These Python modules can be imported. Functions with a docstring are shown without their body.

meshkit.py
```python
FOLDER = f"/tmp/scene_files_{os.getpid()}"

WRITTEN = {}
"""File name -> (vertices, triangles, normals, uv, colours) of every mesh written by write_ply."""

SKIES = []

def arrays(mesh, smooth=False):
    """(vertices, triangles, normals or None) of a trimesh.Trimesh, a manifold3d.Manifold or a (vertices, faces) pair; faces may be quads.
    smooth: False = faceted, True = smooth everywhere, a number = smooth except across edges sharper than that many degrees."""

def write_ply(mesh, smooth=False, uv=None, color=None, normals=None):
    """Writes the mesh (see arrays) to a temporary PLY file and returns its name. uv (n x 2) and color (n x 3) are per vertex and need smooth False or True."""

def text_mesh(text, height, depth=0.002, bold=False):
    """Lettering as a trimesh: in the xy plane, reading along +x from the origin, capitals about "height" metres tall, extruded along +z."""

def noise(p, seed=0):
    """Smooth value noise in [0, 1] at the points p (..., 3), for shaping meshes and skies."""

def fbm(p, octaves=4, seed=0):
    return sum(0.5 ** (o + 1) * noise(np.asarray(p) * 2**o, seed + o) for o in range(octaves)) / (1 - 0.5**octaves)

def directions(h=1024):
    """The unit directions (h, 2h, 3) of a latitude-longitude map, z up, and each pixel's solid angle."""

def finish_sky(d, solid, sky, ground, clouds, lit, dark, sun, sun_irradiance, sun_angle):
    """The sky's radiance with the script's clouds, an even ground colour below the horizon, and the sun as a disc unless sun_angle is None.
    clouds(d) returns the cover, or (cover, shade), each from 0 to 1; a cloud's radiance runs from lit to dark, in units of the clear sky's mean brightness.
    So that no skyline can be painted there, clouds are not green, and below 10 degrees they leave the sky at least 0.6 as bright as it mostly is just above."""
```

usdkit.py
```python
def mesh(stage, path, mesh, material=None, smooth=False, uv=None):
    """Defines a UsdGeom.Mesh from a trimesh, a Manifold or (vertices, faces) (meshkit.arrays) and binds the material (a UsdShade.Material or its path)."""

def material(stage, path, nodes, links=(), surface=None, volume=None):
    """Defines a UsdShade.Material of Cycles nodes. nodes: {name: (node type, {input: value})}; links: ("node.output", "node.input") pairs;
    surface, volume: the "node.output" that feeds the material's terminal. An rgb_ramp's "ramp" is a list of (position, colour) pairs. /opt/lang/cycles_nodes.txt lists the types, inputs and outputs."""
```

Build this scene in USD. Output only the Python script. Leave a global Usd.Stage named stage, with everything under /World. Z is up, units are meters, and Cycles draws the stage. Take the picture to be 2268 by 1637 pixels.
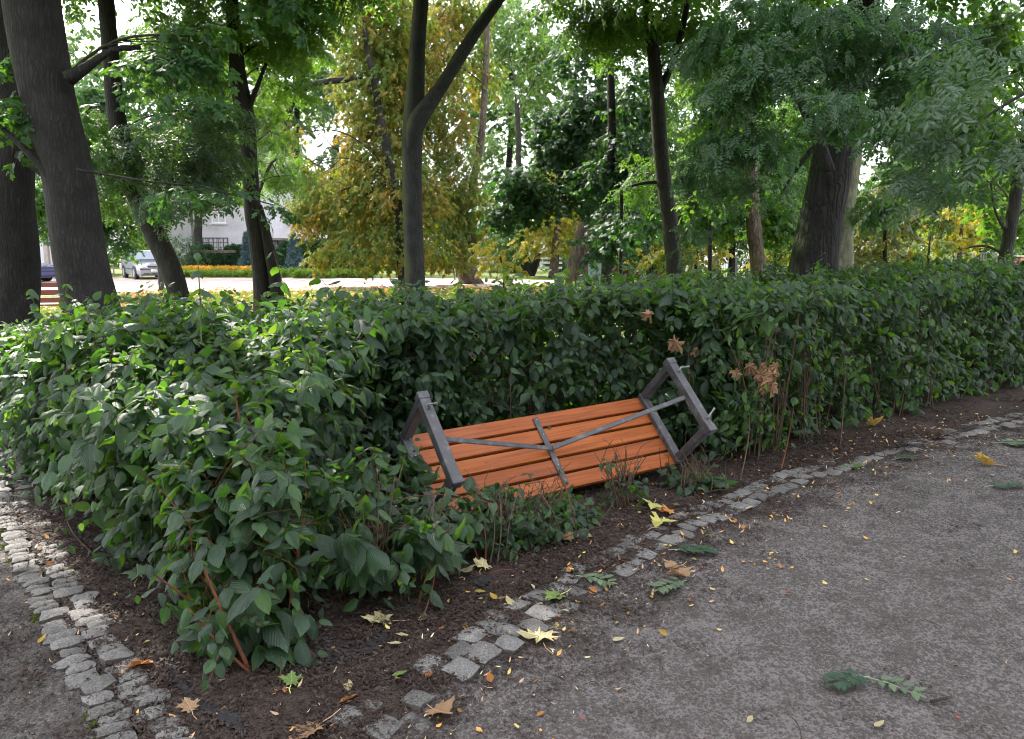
import math, random
import numpy as np, trimesh, usdkit, meshkit
from scipy.spatial.transform import Rotation as Rot
from shapely.geometry import Polygon, Point, LineString
import shapely
from pxr import Usd, UsdGeom, UsdLux, UsdShade, Gf, Sdf, Vt

stage = Usd.Stage.CreateInMemory()
UsdGeom.SetStageUpAxis(stage, "Z")
UsdGeom.SetStageMetersPerUnit(stage, 1.0)
UsdGeom.Xform.Define(stage, "/World")
UsdGeom.Scope.Define(stage, "/World/Looks")

# ------------------------------------------------------------------ camera, sky, sun, exposure
F_PX, CX, CY, PITCH, EYE = 1707.0, 1134.0, 818.5, math.radians(9.0), 1.6
EXPOSURE = 1.78
SUN_AZ, SUN_EL = math.radians(-38.0), math.radians(40.0)      # azimuth of the sun, clockwise from +y
SUN_DIR = np.array([math.sin(SUN_AZ) * math.cos(SUN_EL), math.cos(SUN_AZ) * math.cos(SUN_EL), math.sin(SUN_EL)])
cam = UsdGeom.Camera.Define(stage, "/World/camera")
cam.CreateHorizontalApertureAttr(36.0)
cam.CreateVerticalApertureAttr(36.0 * 739 / 1024)
cam.CreateFocalLengthAttr(36.0 * F_PX / 2268.0)
cam.CreateClippingRangeAttr(Gf.Vec2f(0.05, 2000))
cam.CreateExposureAttr(EXPOSURE)
cam.AddTranslateOp().Set(Gf.Vec3d(0, 0, EYE))
cam.AddRotateXOp().Set(90.0 - math.degrees(PITCH))

M = lambda name, nodes, links, surface="p.BSDF", **k: usdkit.material(stage, "/World/Looks/" + name, nodes, links, surface=surface, **k)
sky_mat = usdkit.material(stage, "/World/Looks/sky", {
    "s": ("sky_texture", {"sky_type": "single_scattering", "sun_disc": False, "sun_elevation": SUN_EL, "sun_rotation": SUN_AZ, "aerosol_density": 2.0}),
    "tc": ("texture_coordinate", {}), "map": ("mapping", {"scale": (1.0, 1.0, 2.2)}),
    "n": ("noise_texture", {"scale": 2.2, "detail": 6.0, "roughness": 0.6}),
    "r": ("rgb_ramp", {"ramp": [(0.30, (0.25, 0.25, 0.25)), (0.55, (0.85, 0.85, 0.85)), (1.0, (1, 1, 1))]}),
    "c": ("color", {"value": (11.0, 11.2, 11.8)}),
    "m": ("mix", {"mix_type": "mix"}),
    "b": ("background_shader", {"strength": 0.11})},
    [("tc.generated", "map.vector"), ("map.vector", "n.vector"), ("n.fac", "r.fac"), ("r.color", "m.fac"), ("s.color", "m.color1"), ("c.color", "m.color2"), ("m.color", "b.color")], surface="b.background")
dome = UsdLux.DomeLight.Define(stage, "/World/sky")
UsdShade.MaterialBindingAPI.Apply(dome.GetPrim()).Bind(sky_mat)
dome.GetPrim().SetCustomDataByKey("kind", "structure")
sun = UsdLux.DistantLight.Define(stage, "/World/sun")
sun.CreateNormalizeAttr(True); sun.CreateIntensityAttr(1.1); sun.CreateAngleAttr(0.6); sun.CreateColorAttr(Gf.Vec3f(1.0, 0.93, 0.82))
q = Rot.align_vectors([SUN_DIR], [[0, 0, 1]])[0].as_quat()
sun.AddOrientOp(UsdGeom.XformOp.PrecisionDouble).Set(Gf.Quatd(q[3], q[0], q[1], q[2]))

# ------------------------------------------------------------------ helpers
rng = np.random.default_rng(7)
COS, SIN = math.cos(PITCH), math.sin(PITCH)

def at(u, v, y):
    """The world point at forward distance y on the sight line of survey mark (u, v)."""
    a, b = (u - CX) / F_PX, (CY - v) / F_PX
    d = np.array([a, COS + b * SIN, -SIN + b * COS])
    return np.array([0, 0, EYE]) + d * (y / d[1])

def ground_at(u, v, z=0.0):
    a, b = (u - CX) / F_PX, (CY - v) / F_PX
    d = np.array([a, COS + b * SIN, -SIN + b * COS])
    return np.array([0, 0, EYE]) + d * ((z - EYE) / d[2])

USED = {}
def free(parent, name):
    k = (parent, name)
    n = USED.get(k, 0); USED[k] = n + 1
    return f"{parent}/{name}" if n == 0 else f"{parent}/{name}_{n:03d}"

def data(prim, **kw):
    for k, v in kw.items():
        if v: prim.SetCustomDataByKey(k, v)
    return prim

def thing(name, label, category, loc=(0, 0, 0), rot=None, group=None, kind=None):
    x = UsdGeom.Xform.Define(stage, free("/World", name))
    x.AddTranslateOp().Set(Gf.Vec3d(*map(float, loc)))
    if rot is not None:
        if np.ndim(rot) == 0: x.AddRotateZOp().Set(float(rot))
        else:
            qq = Rot.from_matrix(rot).as_quat()
            x.AddOrientOp(UsdGeom.XformOp.PrecisionDouble).Set(Gf.Quatd(*map(float, (qq[3], qq[0], qq[1], qq[2]))))
    data(x.GetPrim(), label=label, category=category, group=group, kind=kind)
    return str(x.GetPath())

def part(parent, name, mesh, mat, smooth=False, uv=None, **kw):
    m = usdkit.mesh(stage, free(parent, name), mesh, mat, smooth, uv)
    data(m.GetPrim(), **kw)
    return str(m.GetPath())

def top(name, mesh, mat, smooth=False, uv=None, **kw):
    return part("/World", name, mesh, mat, smooth, uv, **kw)

class MB:
    """Collects shapes for one mesh."""
    def __init__(s): s.v, s.f, s.n = [], [], 0
    def add(s, v, f=None):
        if f is None: v, f = np.asarray(v.vertices), np.asarray(v.faces)
        s.v.append(np.asarray(v, float)); s.f.append(np.asarray(f, int) + s.n); s.n += len(v); return s
    def box(s, c, e, R=None):
        b = trimesh.creation.box(e); v = np.asarray(b.vertices)
        if R is not None: v = v @ np.asarray(R).T
        return s.add(v + np.asarray(c, float), b.faces)
    def get(s): return np.vstack(s.v), np.vstack(s.f)

def frame(d, up=(0, 0, 1)):
    """Rotation matrices whose x axis is d and whose z axis is near up. Works on arrays."""
    d = np.atleast_2d(d).astype(float); d = d / np.linalg.norm(d, axis=1, keepdims=True)
    up = np.broadcast_to(np.asarray(up, float), d.shape) + 1e-5
    yv = np.cross(up, d); yv /= np.maximum(np.linalg.norm(yv, axis=1, keepdims=True), 1e-9)
    return np.stack([d, yv, np.cross(d, yv)], -1)

def curve(p, n):
    """Smooth line through the points p with n samples."""
    from scipy.interpolate import CubicSpline
    p = np.asarray(p, float)
    if len(p) == 2: return p[0] + np.linspace(0, 1, n)[:, None] * (p[1] - p[0])
    t = np.r_[0, np.cumsum(np.linalg.norm(np.diff(p, axis=0), axis=1))]
    return CubicSpline(t, p, bc_type="natural")(np.linspace(0, t[-1], n))

def tube(p, r, k=6, rough=0.0, freq=(6, 1.2), seed=0, cap=True):
    p = np.asarray(p, float); r = np.broadcast_to(r, len(p)).astype(float)
    t = np.gradient(p, axis=0); t /= np.linalg.norm(t, axis=1, keepdims=True)
    a = np.cross(t, [0.31, 0.94, 0.07]); a /= np.linalg.norm(a, axis=1, keepdims=True); b = np.cross(t, a)
    th = np.arange(k) / k * 2 * np.pi
    dirs = np.cos(th)[None, :, None] * a[:, None] + np.sin(th)[None, :, None] * b[:, None]
    rr = r[:, None] * np.ones((1, k))
    if rough:
        s = np.r_[0, np.cumsum(np.linalg.norm(np.diff(p, axis=0), axis=1))]
        q = np.stack([np.cos(th)[None] * freq[0] * rr / r[0] * np.ones_like(rr), np.sin(th)[None] * freq[0] * rr / r[0], s[:, None] * freq[1] * np.ones_like(rr)], -1)
        rr = rr * (1 + rough * (meshkit.fbm(q, 3, seed) - 0.5) * 2)
    v = (p[:, None] + dirs * rr[..., None]).reshape(-1, 3)
    i, j = np.meshgrid(np.arange(len(p) - 1), np.arange(k), indexing="ij")
    q0, q1 = i * k + j, i * k + (j + 1) % k
    f = np.vstack([np.stack([q0, q1, q1 + k], -1).reshape(-1, 3), np.stack([q0, q1 + k, q0 + k], -1).reshape(-1, 3)])
    if cap:
        n = len(v); v = np.vstack([v, p[-1:], p[:1]]); j = np.arange(k); e = (len(p) - 1) * k
        f = np.vstack([f, np.stack([e + j, e + (j + 1) % k, np.full(k, n)], -1), np.stack([(j + 1) % k, j, np.full(k, n + 1)], -1)])
    return v, f

def stamp(v, f, R, pos, s=1.0, uv=None):
    """Copies of the mesh under rotations R (n,3,3), places pos (n,3) and scales s."""
    n = len(pos); s = np.broadcast_to(np.asarray(s, float), n)
    V = np.einsum("nij,kj->nki", R, v) * s[:, None, None] + pos[:, None]
    Fc = f[None] + (np.arange(n) * len(v))[:, None, None]
    out = V.reshape(-1, 3), Fc.reshape(-1, 3)
    return out if uv is None else (*out, np.tile(uv, (n, 1)))

def scatter(parent, name, protos, mats, pos, R, scale, idx, **kw):
    """A part of many alike pieces. protos: meshes (v, f) or (v, f, uv)."""
    pi = UsdGeom.PointInstancer.Define(stage, free(parent, name))
    rel = pi.CreatePrototypesRel()
    for k, p in enumerate(protos):
        path = f"{pi.GetPath()}/piece_{k:03d}"
        usdkit.mesh(stage, path, (p[0], p[1]), mats[k % len(mats)], p[3] if len(p) > 3 else False, p[2] if len(p) > 2 else None)
        rel.AddTarget(path)
    pi.CreatePositionsAttr(Vt.Vec3fArray.FromNumpy(np.asarray(pos, np.float32)))
    qs = Rot.from_matrix(R).as_quat()
    pi.CreateOrientationsAttr(Vt.QuathArray([Gf.Quath(float(a[3]), float(a[0]), float(a[1]), float(a[2])) for a in qs]))
    sc = np.asarray(scale, np.float32); sc = np.repeat(sc[:, None], 3, 1) if sc.ndim == 1 else sc
    pi.CreateScalesAttr(Vt.Vec3fArray.FromNumpy(np.ascontiguousarray(sc)))
    pi.CreateProtoIndicesAttr(Vt.IntArray.FromNumpy(np.asarray(idx, np.int32)))
    data(pi.GetPrim(), **kw)
    return str(pi.GetPath())

def rand_rot(n, rg):
    return Rot.random(n, random_state=int(rg.integers(1 << 30))).as_matrix()

# ------------------------------------------------------------------ materials
def ramp_of(cols):
    return [(c[0], c[1]) if len(c) == 2 else (i / max(len(cols) - 1, 1), c) for i, c in enumerate(cols)]

def leaf_mat(name, cols, through, rough=0.42, mixf=0.3, spec=0.45, veins=False, patch=0.25, noise_scale=0.6):
    """A thin leaf: gloss on the face, light passing through from behind; tone varies by leaf, by spray and in drifts over the crown."""
    nodes = {
        "g": ("geometry", {}), "o": ("object_info", {}),
        "nz": ("noise_texture", {"scale": noise_scale, "detail": 2.0}),
        "a1": ("math", {"math_type": "multiply", "value2": 0.08 if veins else 0.45}), "a2": ("math", {"math_type": "multiply_add", "value2": 0.72 if veins else 0.30}),
        "a3": ("math", {"math_type": "multiply_add", "value2": patch * 2}), "a4": ("math", {"math_type": "subtract", "value2": patch * 0.5}),
        "r": ("rgb_ramp", {"ramp": ramp_of(cols)}), "tr": ("rgb_ramp", {"ramp": ramp_of(through)}),
        "p": ("principled_bsdf", {"roughness": rough, "specular_ior_level": spec}),
        "t": ("translucent_bsdf", {}), "m": ("mix_closure", {"fac": mixf})}
    links = [("g.random_per_island", "a1.value1"), ("o.random", "a2.value1"), ("a1.value", "a2.value3"), ("g.position", "nz.vector"), ("nz.fac", "a3.value1"), ("a2.value", "a3.value3"), ("a3.value", "a4.value1"),
             ("a4.value", "r.fac"), ("a4.value", "tr.fac"), ("tr.color", "t.color"), ("p.BSDF", "m.closure1"), ("t.BSDF", "m.closure2")]
    if veins:
        nodes |= {"uv": ("uvmap", {"attribute": "st"}), "sx": ("separate_xyz", {}),
                  "ab": ("math", {"math_type": "absolute"}), "k1": ("math", {"math_type": "multiply", "value2": 0.62}), "k2": ("math", {"math_type": "subtract"}),
                  "k3": ("math", {"math_type": "multiply", "value2": 44.0}), "sn": ("math", {"math_type": "sine"}),
                  "mid": ("map_range", {"from_min": 0.0, "from_max": 0.07, "to_min": -2.4, "to_max": 0.0, "clamp": True}), "sum": ("math", {"math_type": "add"}),
                  "bm": ("bump", {"strength": 0.55, "distance": 0.0022}),
                  "vc": ("map_range", {"from_min": -2.6, "from_max": -0.8, "to_min": 0.55, "to_max": 0.0, "clamp": True}),
                  "mx": ("mix", {"mix_type": "mix", "color2": tuple(min(1, c * 2.2) for c in (cols[-1] if len(cols[-1]) == 3 else cols[-3][1]))}),
                  "sp": ("noise_texture", {"scale": 60.0, "detail": 2.0}), "spr": ("map_range", {"from_min": 0.3, "from_max": 0.7, "to_min": rough - 0.1, "to_max": rough + 0.14})}
        links += [("uv.UV", "sx.vector"), ("sx.y", "ab.value1"), ("ab.value", "k1.value1"), ("sx.x", "k2.value1"), ("k1.value", "k2.value2"), ("k2.value", "k3.value1"), ("k3.value", "sn.value1"),
                  ("ab.value", "mid.value"), ("mid.result", "sum.value1"), ("sn.value", "sum.value2"), ("sum.value", "bm.height"), ("bm.normal", "p.normal"),
                  ("mid.result", "vc.value"), ("r.color", "mx.color1"), ("vc.result", "mx.fac"), ("mx.color", "p.base_color"), ("g.position", "sp.vector"), ("sp.fac", "spr.value"), ("spr.result", "p.roughness")]
    else:
        links += [("r.color", "p.base_color")]
    return M(name, nodes, links, "m.closure")

HEDGE_LEAF = leaf_mat("hedge_leaf", [(0, (0.017, 0.034, 0.024)), (.3, (0.022, 0.045, 0.027)), (.6, (0.029, 0.06, 0.029)), (.84, (0.045, 0.095, 0.028)), (.93, (0.07, 0.12, 0.03)), (1.0, (0.2, 0.19, 0.04))], [(0, (0.06, 0.2, 0.02)), (.5, (0.14, 0.36, 0.02)), (.85, (0.28, 0.5, 0.025)), (1.0, (0.5, 0.45, 0.04))], rough=0.5, mixf=0.32, spec=0.6, veins=True, patch=0.2)
MAPLE_LEAF = leaf_mat("maple_leaf", [(0.018, 0.05, 0.02), (0.03, 0.085, 0.022), (0.05, 0.12, 0.025)], [(0.07, 0.2, 0.02), (0.16, 0.38, 0.02), (0.3, 0.5, 0.03)], rough=0.5, mixf=0.36)
FAR_GREEN = leaf_mat("park_leaf", [(0.03, 0.075, 0.022), (0.055, 0.12, 0.025), (0.09, 0.16, 0.03), (0.13, 0.17, 0.03)], [(0.09, 0.24, 0.02), (0.18, 0.36, 0.025), (0.3, 0.46, 0.03), (0.4, 0.42, 0.03)], rough=0.5, mixf=0.4, noise_scale=0.35)
PALE_GREEN = leaf_mat("pale_park_leaf", [(0.04, 0.09, 0.03), (0.07, 0.125, 0.035), (0.1, 0.15, 0.045)], [(0.14, 0.3, 0.04), (0.25, 0.4, 0.05), (0.36, 0.46, 0.06)], rough=0.55, mixf=0.4, noise_scale=0.2)
DARK_MAPLE = leaf_mat("dark_maple_leaf", [(0.014, 0.042, 0.02), (0.022, 0.065, 0.024), (0.035, 0.09, 0.025)], [(0.05, 0.16, 0.02), (0.1, 0.28, 0.02), (0.2, 0.42, 0.03)], rough=0.5, mixf=0.3)
CHESTNUT_LEAF = leaf_mat("chestnut_leaf", [(0, (0.045, 0.085, 0.016)), (.28, (0.07, 0.105, 0.016)), (.48, (0.16, 0.125, 0.016)), (.7, (0.25, 0.1, 0.014)), (1.0, (0.2, 0.06, 0.012))], [(0, (0.2, 0.38, 0.02)), (.28, (0.32, 0.42, 0.02)), (.48, (0.55, 0.42, 0.02)), (.7, (0.68, 0.27, 0.016)), (1.0, (0.48, 0.14, 0.012))], rough=0.55, mixf=0.36, patch=0.34, noise_scale=0.55)
YELLOW_LEAF = leaf_mat("yellow_chestnut_leaf", [(0.1, 0.14, 0.02), (0.2, 0.2, 0.025), (0.3, 0.2, 0.025), (0.28, 0.11, 0.02)], [(0.4, 0.5, 0.03), (0.7, 0.6, 0.04), (0.8, 0.5, 0.04), (0.7, 0.3, 0.03)], rough=0.55, mixf=0.4, patch=0.3, noise_scale=0.8)
ROBINIA_LEAF = leaf_mat("robinia_leaf", [(0.018, 0.05, 0.018), (0.028, 0.075, 0.02), (0.045, 0.105, 0.022)], [(0.07, 0.22, 0.03), (0.15, 0.38, 0.03), (0.28, 0.5, 0.03)], rough=0.42, mixf=0.33, spec=.6)
ASH_LEAF = leaf_mat("ash_leaf", [(0.022, 0.046, 0.028), (0.034, 0.066, 0.032), (0.05, 0.09, 0.036)], [(0.1, 0.22, 0.03), (0.18, 0.36, 0.04), (0.3, 0.46, 0.05)], rough=0.42, mixf=0.28)
CLIPPED_LEAF = leaf_mat("clipped_hedge_leaf", [(0.02, 0.05, 0.02), (0.035, 0.08, 0.03)], [(0.06, 0.16, 0.03), (0.12, 0.25, 0.03)], rough=0.55, mixf=0.2)
BOX_LEAF = leaf_mat("box_leaf", [(0.09, 0.16, 0.02), (0.15, 0.24, 0.03)], [(0.3, 0.5, 0.04), (0.4, 0.55, 0.05)], rough=0.5, mixf=0.3)
SPRUCE_LEAF = leaf_mat("blue_spruce_needle", [(0.06, 0.11, 0.12), (0.1, 0.16, 0.18)], [(0.06, 0.12, 0.12), (0.1, 0.16, 0.16)], rough=0.55, mixf=0.1)
RED_LEAF = leaf_mat("red_shrub_leaf", [(0.14, 0.04, 0.03), (0.22, 0.07, 0.05)], [(0.4, 0.1, 0.06), (0.5, 0.16, 0.08)], rough=0.5, mixf=0.3)
PETAL = leaf_mat("marigold_petal", [(0.5, 0.2, 0.015), (0.52, 0.32, 0.02), (0.5, 0.14, 0.015)], [(0.7, 0.4, 0.03), (0.8, 0.5, 0.03), (0.7, 0.25, 0.02)], rough=0.6, mixf=0.25)
GRASS_MAT = leaf_mat("grass_blade", [(0.06, 0.11, 0.02), (0.1, 0.15, 0.03), (0.16, 0.17, 0.04)], [(0.2, 0.35, 0.03), (0.3, 0.42, 0.04), (0.4, 0.4, 0.06)], rough=0.55, mixf=0.3)
MOSS_MAT = leaf_mat("moss", [(0.06, 0.09, 0.012), (0.13, 0.17, 0.02)], [(0.1, 0.2, 0.02), (0.2, 0.3, 0.03)], rough=0.8, mixf=0.15, spec=0.1)

def fallen(name, cols, rough=0.6):
    return leaf_mat(name, cols, [tuple(min(1, c * 1.6) for c in k) for k in cols], rough=rough, mixf=0.12, spec=0.3, veins=True, patch=0.3, noise_scale=30.0)
LF_YELLOW = fallen("fallen_yellow", [(0.36, 0.2, 0.035), (0.44, 0.29, 0.06), (0.42, 0.34, 0.12)])
LF_ORANGE = fallen("fallen_orange", [(0.3, 0.1, 0.03), (0.42, 0.17, 0.05), (0.5, 0.24, 0.06)])
LF_BROWN = fallen("fallen_brown", [(0.2, 0.11, 0.06), (0.3, 0.18, 0.1), (0.38, 0.25, 0.15)])
LF_PALE = fallen("fallen_pale", [(0.36, 0.3, 0.16), (0.46, 0.4, 0.22), (0.5, 0.46, 0.3)])
LF_GREEN = fallen("fallen_green", [(0.07, 0.13, 0.04), (0.13, 0.2, 0.06), (0.24, 0.3, 0.08)])
LF_GREY = fallen("fallen_greygreen", [(0.08, 0.125, 0.07), (0.13, 0.185, 0.105), (0.2, 0.26, 0.15)])
LF_YGREEN = fallen("fallen_yellow_green", [(0.3, 0.34, 0.1), (0.42, 0.42, 0.14), (0.5, 0.42, 0.1)])
LF_DRY = fallen("dry_hanging", [(0.17, 0.085, 0.045), (0.36, 0.22, 0.13), (0.24, 0.12, 0.065)])
LF_DARK = fallen("fallen_dark_green", [(0.025, 0.06, 0.035), (0.05, 0.1, 0.05)])

def bark(name, dark, light, moss=0.0, mosscol=(0.045, 0.06, 0.012), sc=1.0, depth=0.02, side=(-0.8, 0.3, 0.1)):
    nodes = {
        "g": ("geometry", {}), "mp": ("mapping", {"scale": (40 * sc, 40 * sc, 4.5 * sc)}),
        "wn": ("noise_texture", {"scale": 7.0 * sc, "detail": 4.0}), "ws": ("vector_math", {"math_type": "scale", "scale": 3.2}), "wa": ("vector_math", {"math_type": "add"}),
        "n": ("noise_texture", {"scale": 1.0, "detail": 6.0, "roughness": 0.62, "distortion": 0.3}),
        "v": ("voronoi_texture", {"feature": "distance_to_edge", "scale": 0.75}),
        "vr": ("map_range", {"from_min": 0.0, "from_max": 0.3, "clamp": True}),
        "h": ("math", {"math_type": "multiply_add", "value2": 0.38}),
        "r": ("rgb_ramp", {"ramp": [(0.25, dark), (0.75, tuple((a + b) / 2 for a, b in zip(dark, light))), (1.0, light)]}),
        "n2": ("noise_texture", {"scale": 2.3, "detail": 5.0}), "d": ("vector_math", {"math_type": "dot_product", "vector2": side}),
        "mm": ("math", {"math_type": "multiply_add", "value2": 0.45}), "mr": ("map_range", {"from_min": 0.55, "from_max": 0.95, "to_min": 0.0, "to_max": moss, "clamp": True}),
        "mx": ("mix", {"color2": mosscol}), "n3": ("noise_texture", {"scale": 5.0, "detail": 3.0}), "lm": ("map_range", {"from_min": 0.3, "from_max": 0.75, "to_min": 0.72, "to_max": 1.3}), "ml": ("mix", {"mix_type": "multiply", "fac": 1.0}),
        "b": ("bump", {"strength": 0.9, "distance": depth}), "p": ("principled_bsdf", {"roughness": 0.9, "specular_ior_level": 0.2})}
    links = [("g.position", "mp.vector"), ("g.position", "wn.vector"), ("wn.color", "ws.vector1"), ("mp.vector", "wa.vector1"), ("ws.vector", "wa.vector2"), ("wa.vector", "n.vector"), ("wa.vector", "v.vector"), ("v.distance", "vr.value"), ("vr.result", "h.value1"), ("n.fac", "h.value3"), ("h.value", "r.fac"), ("h.value", "b.height"),
             ("g.position", "n2.vector"), ("g.normal", "d.vector1"), ("d.value", "mm.value1"), ("n2.fac", "mm.value3"), ("mm.value", "mr.value"), ("g.position", "n3.vector"), ("n3.fac", "lm.value"), ("r.color", "ml.color1"), ("lm.result", "ml.color2"),
             ("ml.color", "mx.color1"), ("mr.result", "mx.fac"), ("mx.color", "p.base_color"), ("b.normal", "p.normal")]
    return M(name, nodes, links)

BARK_GREY = bark("bark_grey", (0.016, 0.0145, 0.014), (0.038, 0.035, 0.034), 0.4)
BARK_DARK = bark("bark_dark", (0.011, 0.0095, 0.009), (0.036, 0.033, 0.03), 0.5, sc=0.8)
BARK_MOSSY = bark("bark_mossy", (0.008, 0.007, 0.007), (0.032, 0.03, 0.027), 0.95, (0.018, 0.03, 0.006), sc=0.55, depth=0.05)
BARK_SMOOTH = bark("bark_smooth", (0.024, 0.024, 0.024), (0.056, 0.055, 0.053), 0.55, (0.11, 0.13, 0.03), sc=1.3, depth=0.004, side=(-1.0, 0.1, 0.0))
BARK_BROWN = bark("bark_brown", (0.035, 0.025, 0.02), (0.14, 0.11, 0.085), 0.5, (0.16, 0.13, 0.03), sc=0.5, depth=0.05)
BARK_PALE = bark("bark_pale", (0.1, 0.1, 0.07), (0.24, 0.24, 0.16), 0.5, (0.12, 0.14, 0.05), sc=0.5, depth=0.01)
TWIG = bark("twig", (0.02, 0.016, 0.013), (0.07, 0.055, 0.042), 0.0)
STEM = bark("shrub_stem", (0.045, 0.027, 0.02), (0.13, 0.085, 0.06), 0.0, sc=2.0, depth=0.002)
STEM_RED = bark("red_stem", (0.08, 0.026, 0.016), (0.18, 0.065, 0.036), 0.0, sc=2.0, depth=0.002)
STEM_GREEN = bark("green_stem", (0.06, 0.09, 0.03), (0.14, 0.17, 0.07), 0.0, sc=2.0, depth=0.001)

def plain(name, col, rough=0.6, metallic=0.0, spec=0.5, vary=0.25, scale=8.0, bump=0.0, bdist=0.002, coat=0.0, rnd=0.0):
    lo, hi = tuple(c * (1 - vary) for c in col), tuple(min(1, c * (1 + vary)) for c in col)
    nodes = {"g": ("geometry", {}), "n": ("noise_texture", {"scale": scale, "detail": 5.0, "roughness": 0.6}), "o": ("object_info", {}),
             "ri": ("math", {"math_type": "subtract", "value2": 0.5}), "rm": ("math", {"math_type": "multiply_add", "value2": rnd}),
             "r": ("rgb_ramp", {"ramp": [(0.3, lo), (0.7, hi)]}), "b": ("bump", {"strength": 0.8 if bump else 0.0, "distance": bdist}),
             "p": ("principled_bsdf", {"roughness": rough, "metallic": metallic, "specular_ior_level": spec, "coat_weight": coat})}
    links = [("g.position", "n.vector"), ("o.random", "ri.value1"), ("ri.value", "rm.value1"), ("n.fac", "rm.value3"), ("rm.value", "r.fac"), ("r.color", "p.base_color")]
    if bump: links += [("n.fac", "b.height"), ("b.normal", "p.normal")]
    return M(name, nodes, links)

def grained(name, stops, s1, s2, bump=0.006, rough=0.92, big=0.35):
    """Grit: fine cells over broader drifts of tone."""
    nodes = {"g": ("geometry", {}), "v": ("voronoi_texture", {"scale": s1}), "v2": ("voronoi_texture", {"scale": s2, "randomness": 1.0}),
             "n": ("noise_texture", {"scale": 1.1, "detail": 5.0}), "n2": ("noise_texture", {"scale": s1 * 0.35, "detail": 6.0, "roughness": 0.7}),
             "w": ("separate_color", {}), "w2": ("separate_color", {}), "a": ("math", {"math_type": "multiply", "value2": 0.34}), "b2": ("math", {"math_type": "multiply_add", "value2": 0.22}),
             "c": ("math", {"math_type": "multiply_add", "value2": big}), "c2": ("math", {"math_type": "multiply_add", "value2": 0.2}), "d": ("math", {"math_type": "subtract", "value2": big * 0.5 - 0.03}), "r": ("rgb_ramp", {"ramp": stops}),
             "h": ("math", {"math_type": "multiply_add", "value2": -1.0}), "bm": ("bump", {"strength": 1.0, "distance": bump}), "p": ("principled_bsdf", {"roughness": rough, "specular_ior_level": 0.25})}
    links = [("g.position", "v.vector"), ("g.position", "v2.vector"), ("g.position", "n.vector"), ("g.position", "n2.vector"), ("v.color", "w.color"), ("v2.color", "w2.color"), ("w.r", "a.value1"), ("w2.r", "b2.value1"), ("a.value", "b2.value3"),
             ("n.fac", "c.value1"), ("b2.value", "c.value3"), ("n2.fac", "c2.value1"), ("c.value", "c2.value3"), ("c2.value", "d.value1"), ("d.value", "r.fac"), ("r.color", "p.base_color"), ("v.distance", "h.value1"), ("n2.fac", "h.value3"), ("h.value", "bm.height"), ("bm.normal", "p.normal")]
    return M(name, nodes, links)

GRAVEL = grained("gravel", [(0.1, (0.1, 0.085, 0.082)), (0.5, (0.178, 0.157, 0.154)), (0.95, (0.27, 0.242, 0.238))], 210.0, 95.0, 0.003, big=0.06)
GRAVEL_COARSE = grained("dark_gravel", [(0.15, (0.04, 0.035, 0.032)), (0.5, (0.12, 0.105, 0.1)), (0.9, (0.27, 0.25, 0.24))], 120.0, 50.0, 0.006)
SOIL = grained("soil", [(0.15, (0.026, 0.017, 0.014)), (0.55, (0.065, 0.045, 0.038)), (0.95, (0.14, 0.1, 0.085))], 110.0, 45.0, 0.008)
LAWN = grained("lawn", [(0.2, (0.06, 0.1, 0.02)), (0.5, (0.13, 0.17, 0.035)), (0.75, (0.24, 0.2, 0.06)), (1.0, (0.32, 0.2, 0.06))], 30.0, 6.0, 0.02)
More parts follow.
